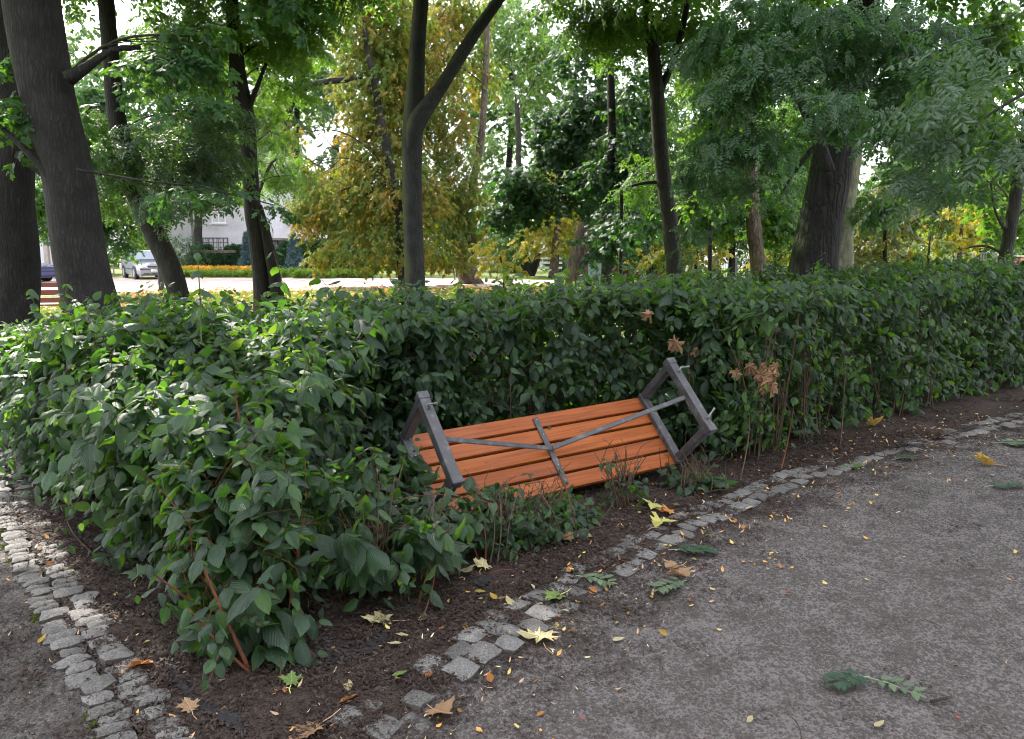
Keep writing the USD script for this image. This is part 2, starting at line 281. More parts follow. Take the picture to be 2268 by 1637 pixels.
CHIP = M("bark_chip", {"g": ("geometry", {}), "o": ("object_info", {}), "a": ("math", {"math_type": "multiply", "value2": 0.88}), "b": ("math", {"math_type": "multiply_add", "value2": 0.12}),
    "r": ("rgb_ramp", {"ramp": [(0, (0.03, 0.019, 0.016)), (0.25, (0.075, 0.047, 0.038)), (0.55, (0.14, 0.09, 0.072)), (0.8, (0.23, 0.155, 0.12)), (1.0, (0.38, 0.27, 0.2))]}), "p": ("principled_bsdf", {"roughness": 0.75, "specular_ior_level": 0.35})},
    [("g.random_per_island", "a.value1"), ("o.random", "b.value1"), ("a.value", "b.value3"), ("b.value", "r.fac"), ("r.color", "p.base_color")])
CHIP_PALE = M("pale_husk", {"g": ("geometry", {}), "o": ("object_info", {}), "a": ("math", {"math_type": "multiply", "value2": 0.88}), "b": ("math", {"math_type": "multiply_add", "value2": 0.12}),
    "r": ("rgb_ramp", {"ramp": [(0, (0.075, 0.058, 0.052)), (0.25, (0.13, 0.108, 0.1)), (0.75, (0.19, 0.165, 0.155)), (0.93, (0.26, 0.2, 0.16)), (1.0, (0.38, 0.31, 0.26))]}), "p": ("principled_bsdf", {"roughness": 0.75, "specular_ior_level": 0.35})},
    [("g.random_per_island", "a.value1"), ("o.random", "b.value1"), ("a.value", "b.value3"), ("b.value", "r.fac"), ("r.color", "p.base_color")])
PEBBLE = M("pebble", {"g": ("geometry", {}), "r": ("rgb_ramp", {"ramp": [(0, (0.07, 0.06, 0.056)), (0.45, (0.165, 0.146, 0.14)), (0.8, (0.26, 0.236, 0.23)), (1.0, (0.45, 0.43, 0.41))]}), "p": ("principled_bsdf", {"roughness": 0.8})},
    [("g.random_per_island", "r.fac"), ("r.color", "p.base_color")])
GRANITE = M("granite", {"g": ("geometry", {}), "o": ("object_info", {}), "v": ("voronoi_texture", {"scale": 210.0}), "w": ("separate_color", {}), "n": ("noise_texture", {"scale": 9.0, "detail": 6.0, "roughness": 0.7}),
    "n2": ("noise_texture", {"scale": 45.0, "detail": 5.0, "roughness": 0.7}), "a": ("math", {"math_type": "multiply", "value2": 0.35}), "b": ("math", {"math_type": "multiply_add", "value2": 0.5}), "c": ("math", {"math_type": "multiply_add", "value2": 0.25}), "d": ("math", {"math_type": "subtract", "value2": 0.08}),
    "r": ("rgb_ramp", {"ramp": [(0.15, (0.055, 0.048, 0.045)), (0.5, (0.145, 0.135, 0.13)), (0.85, (0.28, 0.27, 0.262))]}), "h": ("math", {"math_type": "multiply_add", "value2": 0.25}), "bm": ("bump", {"strength": 1.0, "distance": 0.008}),
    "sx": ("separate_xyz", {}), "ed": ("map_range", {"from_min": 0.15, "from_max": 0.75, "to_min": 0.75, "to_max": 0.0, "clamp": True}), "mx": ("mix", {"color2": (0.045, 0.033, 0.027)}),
    "p": ("principled_bsdf", {"roughness": 0.82})},
    [("g.position", "v.vector"), ("g.position", "n.vector"), ("g.position", "n2.vector"), ("v.color", "w.color"), ("w.r", "a.value1"), ("n.fac", "b.value1"), ("a.value", "b.value3"), ("o.random", "c.value1"), ("b.value", "c.value3"), ("c.value", "d.value1"), ("d.value", "r.fac"),
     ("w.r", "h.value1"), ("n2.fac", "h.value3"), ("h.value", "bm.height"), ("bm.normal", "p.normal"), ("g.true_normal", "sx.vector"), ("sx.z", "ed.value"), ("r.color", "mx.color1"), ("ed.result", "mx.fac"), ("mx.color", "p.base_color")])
def wood(name, a, b):
    """Stained pine: grain along the slat, knots and worn pale specks."""
    return M(name, {"tc": ("texture_coordinate", {}), "mp": ("mapping", {"scale": (1.6, 38.0, 38.0)}), "n": ("noise_texture", {"scale": 1.3, "detail": 6.0, "roughness": 0.6, "distortion": 0.8}), "n2": ("noise_texture", {"scale": 3.0, "detail": 4.0}), "n3": ("noise_texture", {"scale": 55.0, "detail": 6.0, "roughness": 0.75}),
        "r": ("rgb_ramp", {"ramp": [(0.25, a), (0.7, b)]}), "k": ("voronoi_texture", {"scale": 5.5}), "kr": ("map_range", {"from_min": 0.02, "from_max": 0.15, "to_min": 0.75, "to_max": 0.0, "clamp": True}), "kx": ("mix", {"color2": (0.09, 0.022, 0.008)}), "m2": ("mapping", {"scale": (1.0, 3.0, 3.0)}),
        "sr": ("map_range", {"from_min": 0.62, "from_max": 0.72, "to_min": 0.0, "to_max": 0.3, "clamp": True}), "sx": ("mix", {"color2": (0.4, 0.17, 0.1)}), "rr": ("map_range", {"from_min": 0.3, "from_max": 0.7, "to_min": 0.36, "to_max": 0.68}), "b": ("bump", {"strength": 0.35, "distance": 0.002}), "p": ("principled_bsdf", {"roughness": 0.5, "specular_ior_level": 0.35})},
        [("tc.object", "mp.vector"), ("mp.vector", "n.vector"), ("tc.object", "n2.vector"), ("tc.object", "n3.vector"), ("n.fac", "r.fac"), ("tc.object", "m2.vector"), ("m2.vector", "k.vector"), ("k.distance", "kr.value"), ("kr.result", "kx.fac"), ("r.color", "kx.color1"), ("n3.fac", "sr.value"), ("sr.result", "sx.fac"), ("kx.color", "sx.color1"), ("sx.color", "p.base_color"),
         ("n2.fac", "rr.value"), ("rr.result", "p.roughness"), ("n.fac", "b.height"), ("b.normal", "p.normal")])
SLAT = [wood("slat_wood", (0.13, 0.027, 0.004), (0.31, 0.078, 0.01)), wood("slat_wood_b", (0.11, 0.022, 0.004), (0.28, 0.068, 0.009)), wood("slat_wood_c", (0.14, 0.031, 0.005), (0.33, 0.086, 0.012))]
IRON = M("painted_iron", {"g": ("geometry", {}), "n": ("noise_texture", {"scale": 14.0, "detail": 6.0, "roughness": 0.7}), "n2": ("noise_texture", {"scale": 70.0, "detail": 5.0}), "r": ("rgb_ramp", {"ramp": [(0.3, (0.02, 0.0195, 0.023)), (0.55, (0.048, 0.046, 0.051)), (0.66, (0.11, 0.105, 0.108)), (0.76, (0.17, 0.15, 0.13))]}),
    "rr": ("map_range", {"from_min": 0.3, "from_max": 0.7, "to_min": 0.38, "to_max": 0.7}), "b": ("bump", {"strength": 0.5, "distance": 0.002}), "p": ("principled_bsdf", {"roughness": 0.5, "specular_ior_level": 0.5})},
    [("g.position", "n.vector"), ("g.position", "n2.vector"), ("n.fac", "r.fac"), ("r.color", "p.base_color"), ("n.fac", "rr.value"), ("rr.result", "p.roughness"), ("n2.fac", "b.height"), ("b.normal", "p.normal")])
STEEL = plain("bolt_steel", (0.2, 0.195, 0.19), 0.4, 0.7, vary=0.3, scale=60)
FABRIC = plain("weed_fabric", (0.013, 0.012, 0.015), 0.85, vary=0.5, scale=40, bump=1, bdist=0.004)
PLASTER = plain("plaster", (0.44, 0.42, 0.45), 0.9, vary=0.12, scale=1.5, bump=1, bdist=0.01)
PLASTER_PINK = plain("pink_plaster", (0.6, 0.46, 0.52), 0.9, vary=0.08, scale=1.5)
PLASTER_GREY = plain("grey_plaster", (0.36, 0.36, 0.39), 0.9, vary=0.1, scale=1.5)
PLASTER_WHITE = plain("white_plaster", (0.75, 0.74, 0.75), 0.9, vary=0.06, scale=1.5)
ROOF = plain("roof_tile", (0.17, 0.13, 0.12), 0.8, vary=0.3, scale=5, bump=1, bdist=0.02)
WHITE = plain("white_paint", (0.72, 0.71, 0.7), 0.5, vary=0.06)
FRAME_GREY = plain("window_frame", (0.12, 0.11, 0.12), 0.6)
GLASS = plain("window_glass", (0.06, 0.07, 0.08), 0.08, spec=0.8, vary=0.3, scale=1.0)
PAVING = None
FENCE_RAIL = plain("pale_rail", (0.42, 0.39, 0.35), 0.7, vary=0.1)
FENCE_POST = plain("brown_post", (0.22, 0.1, 0.085), 0.8, vary=0.25)
STONE_POST = plain("stone_post", (0.38, 0.38, 0.4), 0.85, vary=0.2, scale=12)
BLACK_IRON = plain("black_iron", (0.02, 0.02, 0.022), 0.5)
CONCRETE = plain("concrete", (0.22, 0.2, 0.175), 0.9, vary=0.15, scale=6)
BRICK_RED = M("red_brick", {"g": ("geometry", {}), "mp": ("mapping", {"rotation": (math.pi / 2, 0, 0)}), "b": ("brick_texture", {"color1": (0.4, 0.09, 0.07), "color2": (0.5, 0.14, 0.1), "mortar": (0.4, 0.3, 0.28), "scale": 4.0, "mortar_size": 0.02}), "p": ("principled_bsdf", {"roughness": 0.9})}, [("g.position", "mp.vector"), ("mp.vector", "b.vector"), ("b.color", "p.base_color")])
CAR_SILVER = plain("silver_paint", (0.22, 0.225, 0.25), 0.3, 0.55, vary=0.03, coat=0.6)
CAR_BLUE = plain("blue_paint", (0.02, 0.025, 0.12), 0.25, 0.2, vary=0.05, coat=0.8)
CAR_GLASS = plain("car_glass", (0.1, 0.13, 0.17), 0.04, spec=1.0, vary=0.1)
RUBBER = plain("rubber", (0.02, 0.02, 0.02), 0.8)
TRIM = plain("black_trim", (0.025, 0.025, 0.028), 0.6)
RIM = plain("wheel_rim", (0.4, 0.4, 0.42), 0.35, 0.7)
LAMP = plain("headlamp", (0.6, 0.63, 0.68), 0.08, spec=0.9)
YELLOW_SIGN = plain("yellow_sign", (0.75, 0.5, 0.03), 0.5, vary=0.05)
INK = plain("dark_ink", (0.03, 0.03, 0.05), 0.6)
INK_BLUE = plain("blue_ink", (0.05, 0.1, 0.4), 0.6)
MAROON = plain("maroon_slat", (0.15, 0.025, 0.02), 0.5, vary=0.2)
BERRY = plain("red_berry", (0.5, 0.04, 0.02), 0.3)

# ------------------------------------------------------------------ ground, paths, bed
GV = lambda *uv: [tuple(ground_at(*p)[:2]) for p in uv]
L_OUT = GV((230, 1637), (100, 1400), (0, 1180)); L_IN = GV((400, 1637), (330, 1500), (250, 1370), (190, 1200), (60, 1000), (0, 935))
K_IN = GV((690, 1637), (830, 1545), (970, 1455), (1050, 1390), (1160, 1330), (1250, 1285), (1330, 1235), (1430, 1180), (1600, 1105), (1720, 1058), (1900, 998), (2268, 915))
def extend(p, first, last):
    p = np.asarray(p, float); d0, d1 = p[0] - p[1], p[-1] - p[-2]
    return np.vstack([p[0] + d0 / np.linalg.norm(d0) * first, p, p[-1] + d1 / np.linalg.norm(d1) * last])
LEFT_LINE = extend([(a[0], a[1]) for a in [(-1.215, 2.32), (-1.46, 2.62), (-1.86, 3.07), (-2.42, 3.75), (-3.05, 4.55), (-4.1, 6.05), (-4.9, 6.95)]], 0.9, 9)      # middle of the left edging
RIGHT_LINE = extend(K_IN, 0.6, 6); 
def offset_line(p, d):
    p = np.asarray(p, float); t = np.gradient(p, axis=0); t /= np.linalg.norm(t, axis=1, keepdims=True)
    return p + np.stack([t[:, 1], -t[:, 0]], 1) * d          # d > 0: to the right of the walking direction

top("ground", trimesh.creation.extrude_polygon(Point(0, 30).buffer(420, 48), 0.3, engine="earcut").apply_translation([0, 0, -0.33]), LAWN, kind="structure", label="leaf strewn park lawn under the trees")

def grid_sheet(poly, step, zf, y0=None):
    x0, ya, x1, yb = poly.bounds
    xs, ys = np.arange(x0, x1 + step, step), np.arange(ya, yb + step, step)
    X, Y = np.meshgrid(xs, ys, indexing="ij")
    inside = shapely.contains_xy(poly, X[:-1, :-1] + step / 2, Y[:-1, :-1] + step / 2)
    idx = np.arange(X.size).reshape(X.shape)
    a, b, c, d = idx[:-1, :-1][inside], idx[1:, :-1][inside], idx[1:, 1:][inside], idx[:-1, 1:][inside]
    f = np.vstack([np.stack([a, b, c], 1), np.stack([a, c, d], 1)])
    use = np.unique(f); re = np.zeros(X.size, int); re[use] = np.arange(len(use))
    P = np.stack([X.ravel()[use], Y.ravel()[use]], 1)
    return np.c_[P, zf(P)], re[f]
def nz(P, s, o=4, seed=0): return meshkit.fbm(np.c_[P * s, np.zeros(len(P))], o, seed)

right_edge = offset_line(RIGHT_LINE, 0.14)
PATH_R = Polygon([*right_edge, (30, 16), (30, -6), (0.2, -6)]).buffer(0)
near = shapely.box(-7, 1.6, 9.5, 9.0)
z_path = lambda P: -0.012 + 0.016 * nz(P, .8, 2) + 0.003 * nz(P, 14, 3, 5)
def flat_sheet(poly, z):
    v, f = trimesh.creation.triangulate_polygon(poly, engine="earcut"); return np.c_[v, np.full(len(v), z)], f
mb = MB().add(*grid_sheet(PATH_R.intersection(near), 0.03, z_path))
for g_ in getattr(PATH_R.difference(near), "geoms", [PATH_R.difference(near)]): mb.add(*flat_sheet(g_, -0.004))
part("/World", "path", mb.get(), GRAVEL, True, kind="structure", label="compacted grey gravel path curving off to the right")
left_edge = offset_line(LEFT_LINE, -0.1)
PATH_L = Polygon([*left_edge, (-14, 14), (-14, -6), (-0.3, -6)]).buffer(0)
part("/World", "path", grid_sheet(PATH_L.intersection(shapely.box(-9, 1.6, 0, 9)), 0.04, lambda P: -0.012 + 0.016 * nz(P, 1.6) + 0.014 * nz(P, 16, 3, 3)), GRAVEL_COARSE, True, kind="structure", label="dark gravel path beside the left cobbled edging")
BED = Polygon([*offset_line(LEFT_LINE, 0.05)[1:][::-1], *offset_line(RIGHT_LINE, 0.1)[1:], (11, 16), (-9, 16)]).buffer(0.05)
z_bed = lambda P: -0.01 + 0.05 * nz(P, 1.1, 3, 2) + 0.03 * nz(P, 11, 4, 9) - 0.02
part("/World", "flower_bed", MB().add(*grid_sheet(BED.intersection(shapely.box(-7, 1.6, 9, 7.2)), 0.03, z_bed)).add(*grid_sheet(BED.intersection(shapely.box(-7, 7.2, 10, 12.5)), 0.12, z_bed)).get(), SOIL, True, kind="structure", label="dark mulched soil under and in front of the hedge")
top("plaza", trimesh.creation.extrude_polygon(Polygon([(-60, 27.5), (-9, 28.5), (2, 33), (2.5, 38), (-3, 41), (-60, 44)]), 0.02, engine="earcut").apply_translation([0, 0, -0.024]),
    M("pink_paving", {"g": ("geometry", {}), "b": ("brick_texture", {"color1": (0.38, 0.31, 0.3), "color2": (0.44, 0.35, 0.33), "mortar": (0.4, 0.3, 0.27), "scale": 3.0, "mortar_size": 0.012}), "n": ("noise_texture", {"scale": 1.6, "detail": 6.0}), "r": ("map_range", {"from_min": 0.52, "from_max": 0.62, "to_min": 0.0, "to_max": 0.75, "clamp": True}), "mx": ("mix", {"color2": (0.4, 0.2, 0.1)}), "p": ("principled_bsdf", {"roughness": 0.85})},
      [("g.position", "b.vector"), ("g.position", "n.vector"), ("n.fac", "r.value"), ("r.result", "mx.fac"), ("b.color", "mx.color1"), ("mx.color", "p.base_color")]), kind="structure", label="sunlit pale pink paving of the square beyond the lawn")
top("road", trimesh.creation.extrude_polygon(Polygon([(4, 42), (60, 30), (60, 34), (5, 46)]), 0.02, engine="earcut").apply_translation([0, 0, -0.022]), plain("road_surface", (0.34, 0.33, 0.34), 0.9), kind="structure", label="pale road along the front gardens")

# ------------------------------------------------------------------ kerb stones
def cobble_mesh(w, l, h, rg, n=5):
    """A rough setts' top: crowned, chipped edges, sides going down."""
    g = np.linspace(-1, 1, n); X, Y = np.meshgrid(g, g, indexing="ij")
    e = np.maximum(abs(X), abs(Y))
    ph = rg.uniform(0, 50)
    P = np.stack([X * w / 2, Y * l / 2, np.zeros_like(X)], -1).reshape(-1, 3)
    k = 1 - 0.07 * (np.minimum(abs(X), abs(Y)) ** 2).ravel()
    P[:, :2] *= k[:, None]
    P[:, 0] += (meshkit.noise(np.c_[P[:, :2] * 16 + ph, P[:, 2]]) - 0.5) * w * 0.24
    P[:, 1] += (meshkit.noise(np.c_[P[:, :2] * 16 + ph + 9, P[:, 2]]) - 0.5) * l * 0.24
    P[:, 2] = h - 0.45 * h * e.ravel() ** 6 + (meshkit.fbm(np.c_[P[:, :2] * 30 + ph, P[:, 2]], 3) - 0.5) * 0.016
    idx = np.arange(n * n).reshape(n, n)
    q = np.stack([idx[:-1, :-1], idx[1:, :-1], idx[1:, 1:], idx[:-1, 1:]], -1).reshape(-1, 4)
    f = np.vstack([q[:, [0, 1, 2]], q[:, [0, 2, 3]]])
    ring = np.r_[idx[0, :-1], idx[:-1, -1], idx[-1, :0:-1], idx[:0:-1, 0]][::-1]
    low = P[ring] * [1.06, 1.06, 0] + [0, 0, -0.05]
    m = len(ring); a = np.arange(m); b = (a + 1) % m
    f2 = np.vstack([np.stack([ring[a], ring[b], n * n + b], 1), np.stack([ring[a], n * n + b, n * n + a], 1)])
    return np.vstack([P, low]), np.vstack([f, f2])

def kerb(name, label, line, rows, pitch, size, z, keep, seed, upto, jitter=0.012):
    rg = np.random.default_rng(seed)
    o = thing(name, label, "edging", kind="structure")
    ls = LineString(line); placed = []
    for r, off in enumerate(rows):
        s = rg.uniform(0, pitch)
        while s < min(ls.length, upto):
            l = pitch * rg.uniform(0.72, 1.25)
            p = np.array(ls.interpolate(s + l / 2).coords[0]); p2 = np.array(ls.interpolate(s + l / 2 + 0.02).coords[0])
            t = (p2 - p) / np.linalg.norm(p2 - p); nrm = np.array([t[1], -t[0]])
            c = p + nrm * (off + rg.normal(0, jitter)) 
            s += l
            if rg.random() > keep(c): continue
            v, f = cobble_mesh(size * rg.uniform(0.8, 1.12), l * rg.uniform(0.93, 1.02), 0.022, rg)
            a = math.atan2(t[1], t[0]) - math.pi / 2 + rg.normal(0, 0.09)
            R = Rot.from_euler("xyz", [rg.normal(0, 0.04), rg.normal(0, 0.04), a]).as_matrix()
            zz = z + rg.normal(0, 0.0045)
            part(o, "cobble", (v @ R.T + [c[0], c[1], zz], f), GRANITE, 40)
            placed.append(c)
    return o, np.array(placed)
left_kerb, left_stones = kerb("cobbled_edging", "double row of pale granite setts with moss along the dark left path", LEFT_LINE, (-0.062, 0.062), 0.082, 0.118, 0.0, lambda c: 0.97, 5, 9.5)
right_kerb, right_stones = kerb("cobbled_edging", "sunken irregular granite setts half covered by litter along the grey right path", RIGHT_LINE, (0.03, 0.165), 0.118, 0.122, -0.002, lambda c: (0.96 if c[1] > 2.75 else 0.55), 6, 12, 0.022)
# moss tufts along the left kerb's outer joint
rg = np.random.default_rng(3); mv, mf, _ = None, None, None
tuft = stamp(np.array([[0, -.35, 0], [0, .35, 0], [1, 0, .15]]), np.array([[0, 1, 2]]), frame(np.c_[rg.normal(size=(60, 2)), abs(rg.normal(size=60)) + .35]), rg.normal(0, 1, (60, 3)) * [.008, .008, .002], rg.uniform(.004, .009, 60))
lsL = LineString(offset_line(LEFT_LINE, -0.115)); S = rg.choice(np.arange(30), 14) * 0.2 + 0.9
mp_ = np.array([lsL.interpolate(s + d).coords[0] for s in S for d in rg.normal(0, 0.05, 7)])
scatter(left_kerb, "moss", [tuft], [MOSS_MAT], np.c_[mp_ + rg.normal(0, 0.007, mp_.shape), np.full(len(mp_), 0.004)], Rot.from_euler("z", rg.uniform(0, 6.28, len(mp_))).as_matrix(), rg.uniform(0.7, 1.5, len(mp_)), np.zeros(len(mp_)), kind="stuff")

# ------------------------------------------------------------------ gravel and mulch
def pebbles(n, rad, lo, hi, rg):
    o = trimesh.creation.icosahedron(); v = np.asarray(o.vertices)
    mb = MB()
    for _ in range(n):
        s = lo + (hi - lo) * rg.random() ** 2.5
        r = rad * math.sqrt(rg.random()); a = rg.uniform(0, 6.28)
        mb.add(v * (1 + rg.normal(0, .18, (len(v), 1))) @ rand_rot(1, rg)[0].T * s * [1, 1, .6] + [r * math.cos(a), r * math.sin(a), s * .25], o.faces)
    return mb.get()
def chips(n, rad, lo, hi, rg):
    mb = MB()
    for _ in range(n):
        l = rg.uniform(lo, hi); w = l * rg.uniform(.14, .42); c = rg.uniform(-.5, .5) * l
        v = np.array([[-.5, -.35, 0], [0, -.55, .0], [.5, -.2, 0], [.5, .2, 0], [0, .5, 0], [-.5, .3, 0]]) * [l, w, 0]
        v[[1, 4], 2] += c * .5; v[[3, 4, 5], 2] += w * rg.uniform(0, .6)
        R = Rot.from_euler("xyz", [rg.normal(0, .5), rg.normal(0, .3), rg.uniform(0, 6.28)]).as_matrix()
        r = rad * math.sqrt(rg.random()); a = rg.uniform(0, 6.28)
        mb.add(v @ R.T + [r * math.cos(a), r * math.sin(a), .004 + rg.uniform(0, .007)], [[0, 1, 4], [0, 4, 5], [1, 2, 3], [1, 3, 4]])
    return mb.get()
rg = np.random.default_rng(11)
PEB = [pebbles(70, .13, .0026, .0085, rg) for _ in range(3)]
CHIPS = [chips(80, .13, .006, .025, rg) for _ in range(4)]
def spots(poly, n, rg, density=None):
    x0, y0, x1, y1 = poly.bounds; out = []
    while len(out) < n:
        p = rg.uniform([x0, y0], [x1, y1], (4000, 2)); p = p[shapely.contains_xy(poly, p[:, 0], p[:, 1])]
        d = np.hypot(p[:, 0], p[:, 1]); k = np.clip(1.3 - d / 11, .12, 1)
        if density is not None: k = k * density(p)
        out += list(p[rg.random(len(p)) < k])
    return np.array(out[:n])
kerb_line = LineString(offset_line(RIGHT_LINE, 0.15))
def kerb_dist(p): return shapely.distance(shapely.points(p[:, 0], p[:, 1]), kerb_line)
view = Polygon([(-1.9, 1.9), (2.0, 1.9), (8, 9), (-7.5, 9)])
p = spots(PATH_R.intersection(view), 4200, rg)
scatter("/World", "gravel", PEB, [PEBBLE], np.c_[p, z_path(p) - .002], Rot.from_euler("z", rg.uniform(0, 6.28, len(p))).as_matrix(), rg.uniform(.7, 1.1, len(p)), rg.integers(0, 3, len(p)), kind="stuff", label="small grey stones of the gravel path", category="gravel")
p = spots(PATH_L.intersection(view), 900, rg)
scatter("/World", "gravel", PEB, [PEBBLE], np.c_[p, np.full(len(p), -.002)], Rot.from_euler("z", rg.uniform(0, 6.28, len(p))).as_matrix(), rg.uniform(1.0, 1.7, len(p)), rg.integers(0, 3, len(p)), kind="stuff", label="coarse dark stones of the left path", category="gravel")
p1 = spots(BED.intersection(view), 3600, rg, lambda p: np.where(p[:, 1] > 6.5, .3, 1))
def near_kerb(p):
    d = kerb_dist(p); return np.exp(-(d / .3) ** 2) + .012
p2 = spots(PATH_R.intersection(view), 850, rg, near_kerb); p5 = spots(PATH_R.intersection(view), 1100, rg)
p3 = spots(PATH_L.intersection(view), 520, rg, lambda p: .35 + .65 * nz(p, 2))
k = np.r_[right_stones, left_stones]; k = k[(k[:, 1] < 8)]; p4 = np.vstack([k + rg.normal(0, .07, k.shape) for _ in range(1)])
pp = np.vstack([p1, p2, p3, p4]); zz = np.r_[z_bed(p1) + .003, z_path(p2) + .002, np.full(len(p3), .006), np.full(len(p4), .008)]
sc = np.r_[rg.uniform(.7, 1.15, len(p1)), rg.uniform(.4, .75, len(p2)), rg.uniform(.5, .85, len(p3)), rg.uniform(.3, .6, len(p4))]
scatter("/World", "mulch", CHIPS, [CHIP], np.c_[pp, zz], Rot.from_euler("z", rg.uniform(0, 6.28, len(pp))).as_matrix(), sc, rg.integers(0, 4, len(pp)), kind="stuff", label="dark brown bark chips and seed husks over soil, kerbs and path rims", category="mulch")

scatter("/World", "mulch", CHIPS, [CHIP_PALE], np.c_[p5, z_path(p5) + .001], Rot.from_euler("z", rg.uniform(0, 6.28, len(p5))).as_matrix(), rg.uniform(.25, .5, len(p5)), rg.integers(0, 4, len(p5)), kind="stuff", label="small pale and brown husks sprinkled over the open grey path", category="mulch")

# ------------------------------------------------------------------ leaf shapes
def ovate(L=1.0, W=.62, droop=.35, fold=.16, nx=8, ny=5, tip=.12, curl=0.0):
    """A leaf blade from base (0,0,0) to tip along +x, midrib sunk, sides arching down."""
    x = np.linspace(0, 1, nx); prof = np.interp(x, [0, .06, .18, .34, .5, .68, .82, .93, 1], [.05, .5, .86, 1, .97, .76, .48, .17, 0.0])
    yy = np.linspace(-1, 1, ny); X, Y = np.meshgrid(x, yy, indexing="ij")
    V = np.stack([X * L, Y * prof[:, None] * W / 2 * L, L * (fold * (abs(Y) * prof[:, None] * W - .9 * (abs(Y) * prof[:, None]) ** 2 * W) - droop * X ** 2 * .6 + curl * (Y * prof[:, None]) ** 2)], -1)
    V[..., 2] += L * .018 * np.sin(X * 19) * abs(Y)
    idx = np.arange(nx * ny).reshape(nx, ny); q = np.stack([idx[:-1, :-1], idx[1:, :-1], idx[1:, 1:], idx[:-1, 1:]], -1).reshape(-1, 4)
    uv = np.stack([X, Y * prof[:, None]], -1).reshape(-1, 2)
    return V.reshape(-1, 3), np.vstack([q[:, [0, 1, 2]], q[:, [0, 2, 3]]]), uv
MAPLE_HALF = np.array([[0, 0], [-.06, .1], [-.12, .26], [.03, .24], [.08, .46], [.2, .3], [.34, .4], [.42, .62], [.5, .47], [.62, .5], [.56, .3], [.66, .17], [.78, .2], [.84, .08], [1, 0]])
def maple(L=1.0, fold=.25, droop=.4, rg=None):
    o = np.vstack([MAPLE_HALF, MAPLE_HALF[-2:0:-1] * [1, -1]])
    if rg is not None: o = o * (1 + rg.normal(0, .06, o.shape))
    v = np.vstack([[[.3, 0]], o]); r = np.hypot(v[:, 0] - .3, v[:, 1])
    z = fold * (-.9 * abs(v[:, 1]) ** 1.4 + .12 * np.sin(v[:, 1] * 14 + v[:, 0] * 9)) - droop * np.clip(v[:, 0], 0, 1) ** 2 * .5
    n = len(o); a = np.arange(n)
    return np.c_[v, z] * L, np.stack([np.zeros(n, int), 1 + (a + 1) % n, 1 + a], 1), v * [1, 2]
def leaflet(L, W, droop=.25):
    x = np.array([0, .3, .72, 1]); v = [[0, 0, 0]]
    for t, w in ((.3, .42), (.7, .5)): v += [[t, w, -.1], [t, -w, -.1]]
    v += [[1, 0, 0], [.5, 0, .1]]
    v = np.array(v); v[:, 1] *= W / L; v[:, 2] = v[:, 2] * W / L * 1.2 - droop * v[:, 0] ** 2 * .5
    return v * L, np.array([[6, 1, 0], [6, 3, 1], [6, 5, 3], [6, 4, 5], [6, 2, 4], [6, 0, 2]])
def pinnate(L, pairs, ll, lw, rg, droop=.35, end=True):
    """Rachis with paired leaflets, along +x."""
    mb = MB(); xs = np.linspace(.22, .97, pairs) * L
    zf = lambda x: -droop * L * (x / L) ** 2 * .6
    path = np.stack([np.linspace(0, L, 5), np.zeros(5), zf(np.linspace(0, L, 5))], 1)
    mb.add(*tube(path, np.linspace(.0022, .001, 5) * L / .22, 3, cap=False))
    v, f = leaflet(ll, lw)
    for x in xs:
        for s in (-1, 1):
            d = np.array([math.cos(1.15 + rg.normal(0, .1)), s * math.sin(1.15), -.18 + rg.normal(0, .2)])
            mb.add(v * rg.uniform(.85, 1.1) @ frame(d)[0].T + [x + rg.normal(0, .003), 0, zf(x)], f)
    if end: mb.add(v @ frame(np.array([1, 0, -.5]))[0].T + [L, 0, zf(L)], f)
    return mb.get()
def palmate(L, rg, n=7):
    mb = MB(); v, f = leaflet(1, .34, .55)
    for a, s in zip(np.linspace(-2.1, 2.1, n), np.interp(abs(np.linspace(-1, 1, n)), [0, 1], [1, .55])):
        mb.add(v * L * s @ frame(np.array([math.cos(a), math.sin(a), -.3 + rg.normal(0, .12)]))[0].T, f)
    return mb.get()

def spray(kind, rg, length=.55, n=12, size=.13):
    """A leafy twig along +x: its leaves in one mesh, ready to be copied through a crown."""
    mb = MB(); t = np.linspace(0, 1, 6)
    path = np.stack([t * length, .06 * length * np.sin(t * 3 + rg.uniform(0, 6)), -.25 * length * t ** 2], 1)
    mb.add(*tube(path, np.linspace(.006, .002, 6), 4, cap=False))
    for i in range(n):
        s = rg.uniform(.12, 1.05); p = np.array([np.interp(s, t, path[:, j]) for j in range(3)])
        a = rg.uniform(-2.3, 2.3); d = np.array([math.cos(a), math.sin(a), rg.normal(-.1, .25)])
        st = size * rg.uniform(.3, .8); p2 = p + d / np.linalg.norm(d) * st + [0, 0, -.1 * st]
        lv = np.array([d[0], d[1], d[2] - rg.uniform(.15, .8)]); up = np.array([rg.normal(0, .3), rg.normal(0, .3), 1])
        R = frame(lv, up)[0]
        if kind == "maple": v, f, _ = maple(size * rg.uniform(.6, 1.25), .3, .4, rg)
        elif kind == "robinia": v, f = pinnate(size * rg.uniform(.8, 1.25), 6, size * .29, size * .135, rg, .5)
        elif kind == "ash": v, f = pinnate(size * rg.uniform(.75, 1.2), 4, size * .38, size * .15, rg, .4)
        elif kind == "chestnut": v, f = palmate(size * rg.uniform(.6, 1.2), rg, int(rg.integers(5, 8)))
        elif kind == "simple": v, f = leaflet(size * rg.uniform(.6, 1.25), size * .55, .5)
        mb.add(v @ R.T + p2, f)
        if kind in ("maple", "chestnut") : mb.add(*tube(np.stack([p, (p + p2) / 2 + [0, 0, .01], p2]), .0013, 3, cap=False))
    return mb.get()
rg = np.random.default_rng(21)
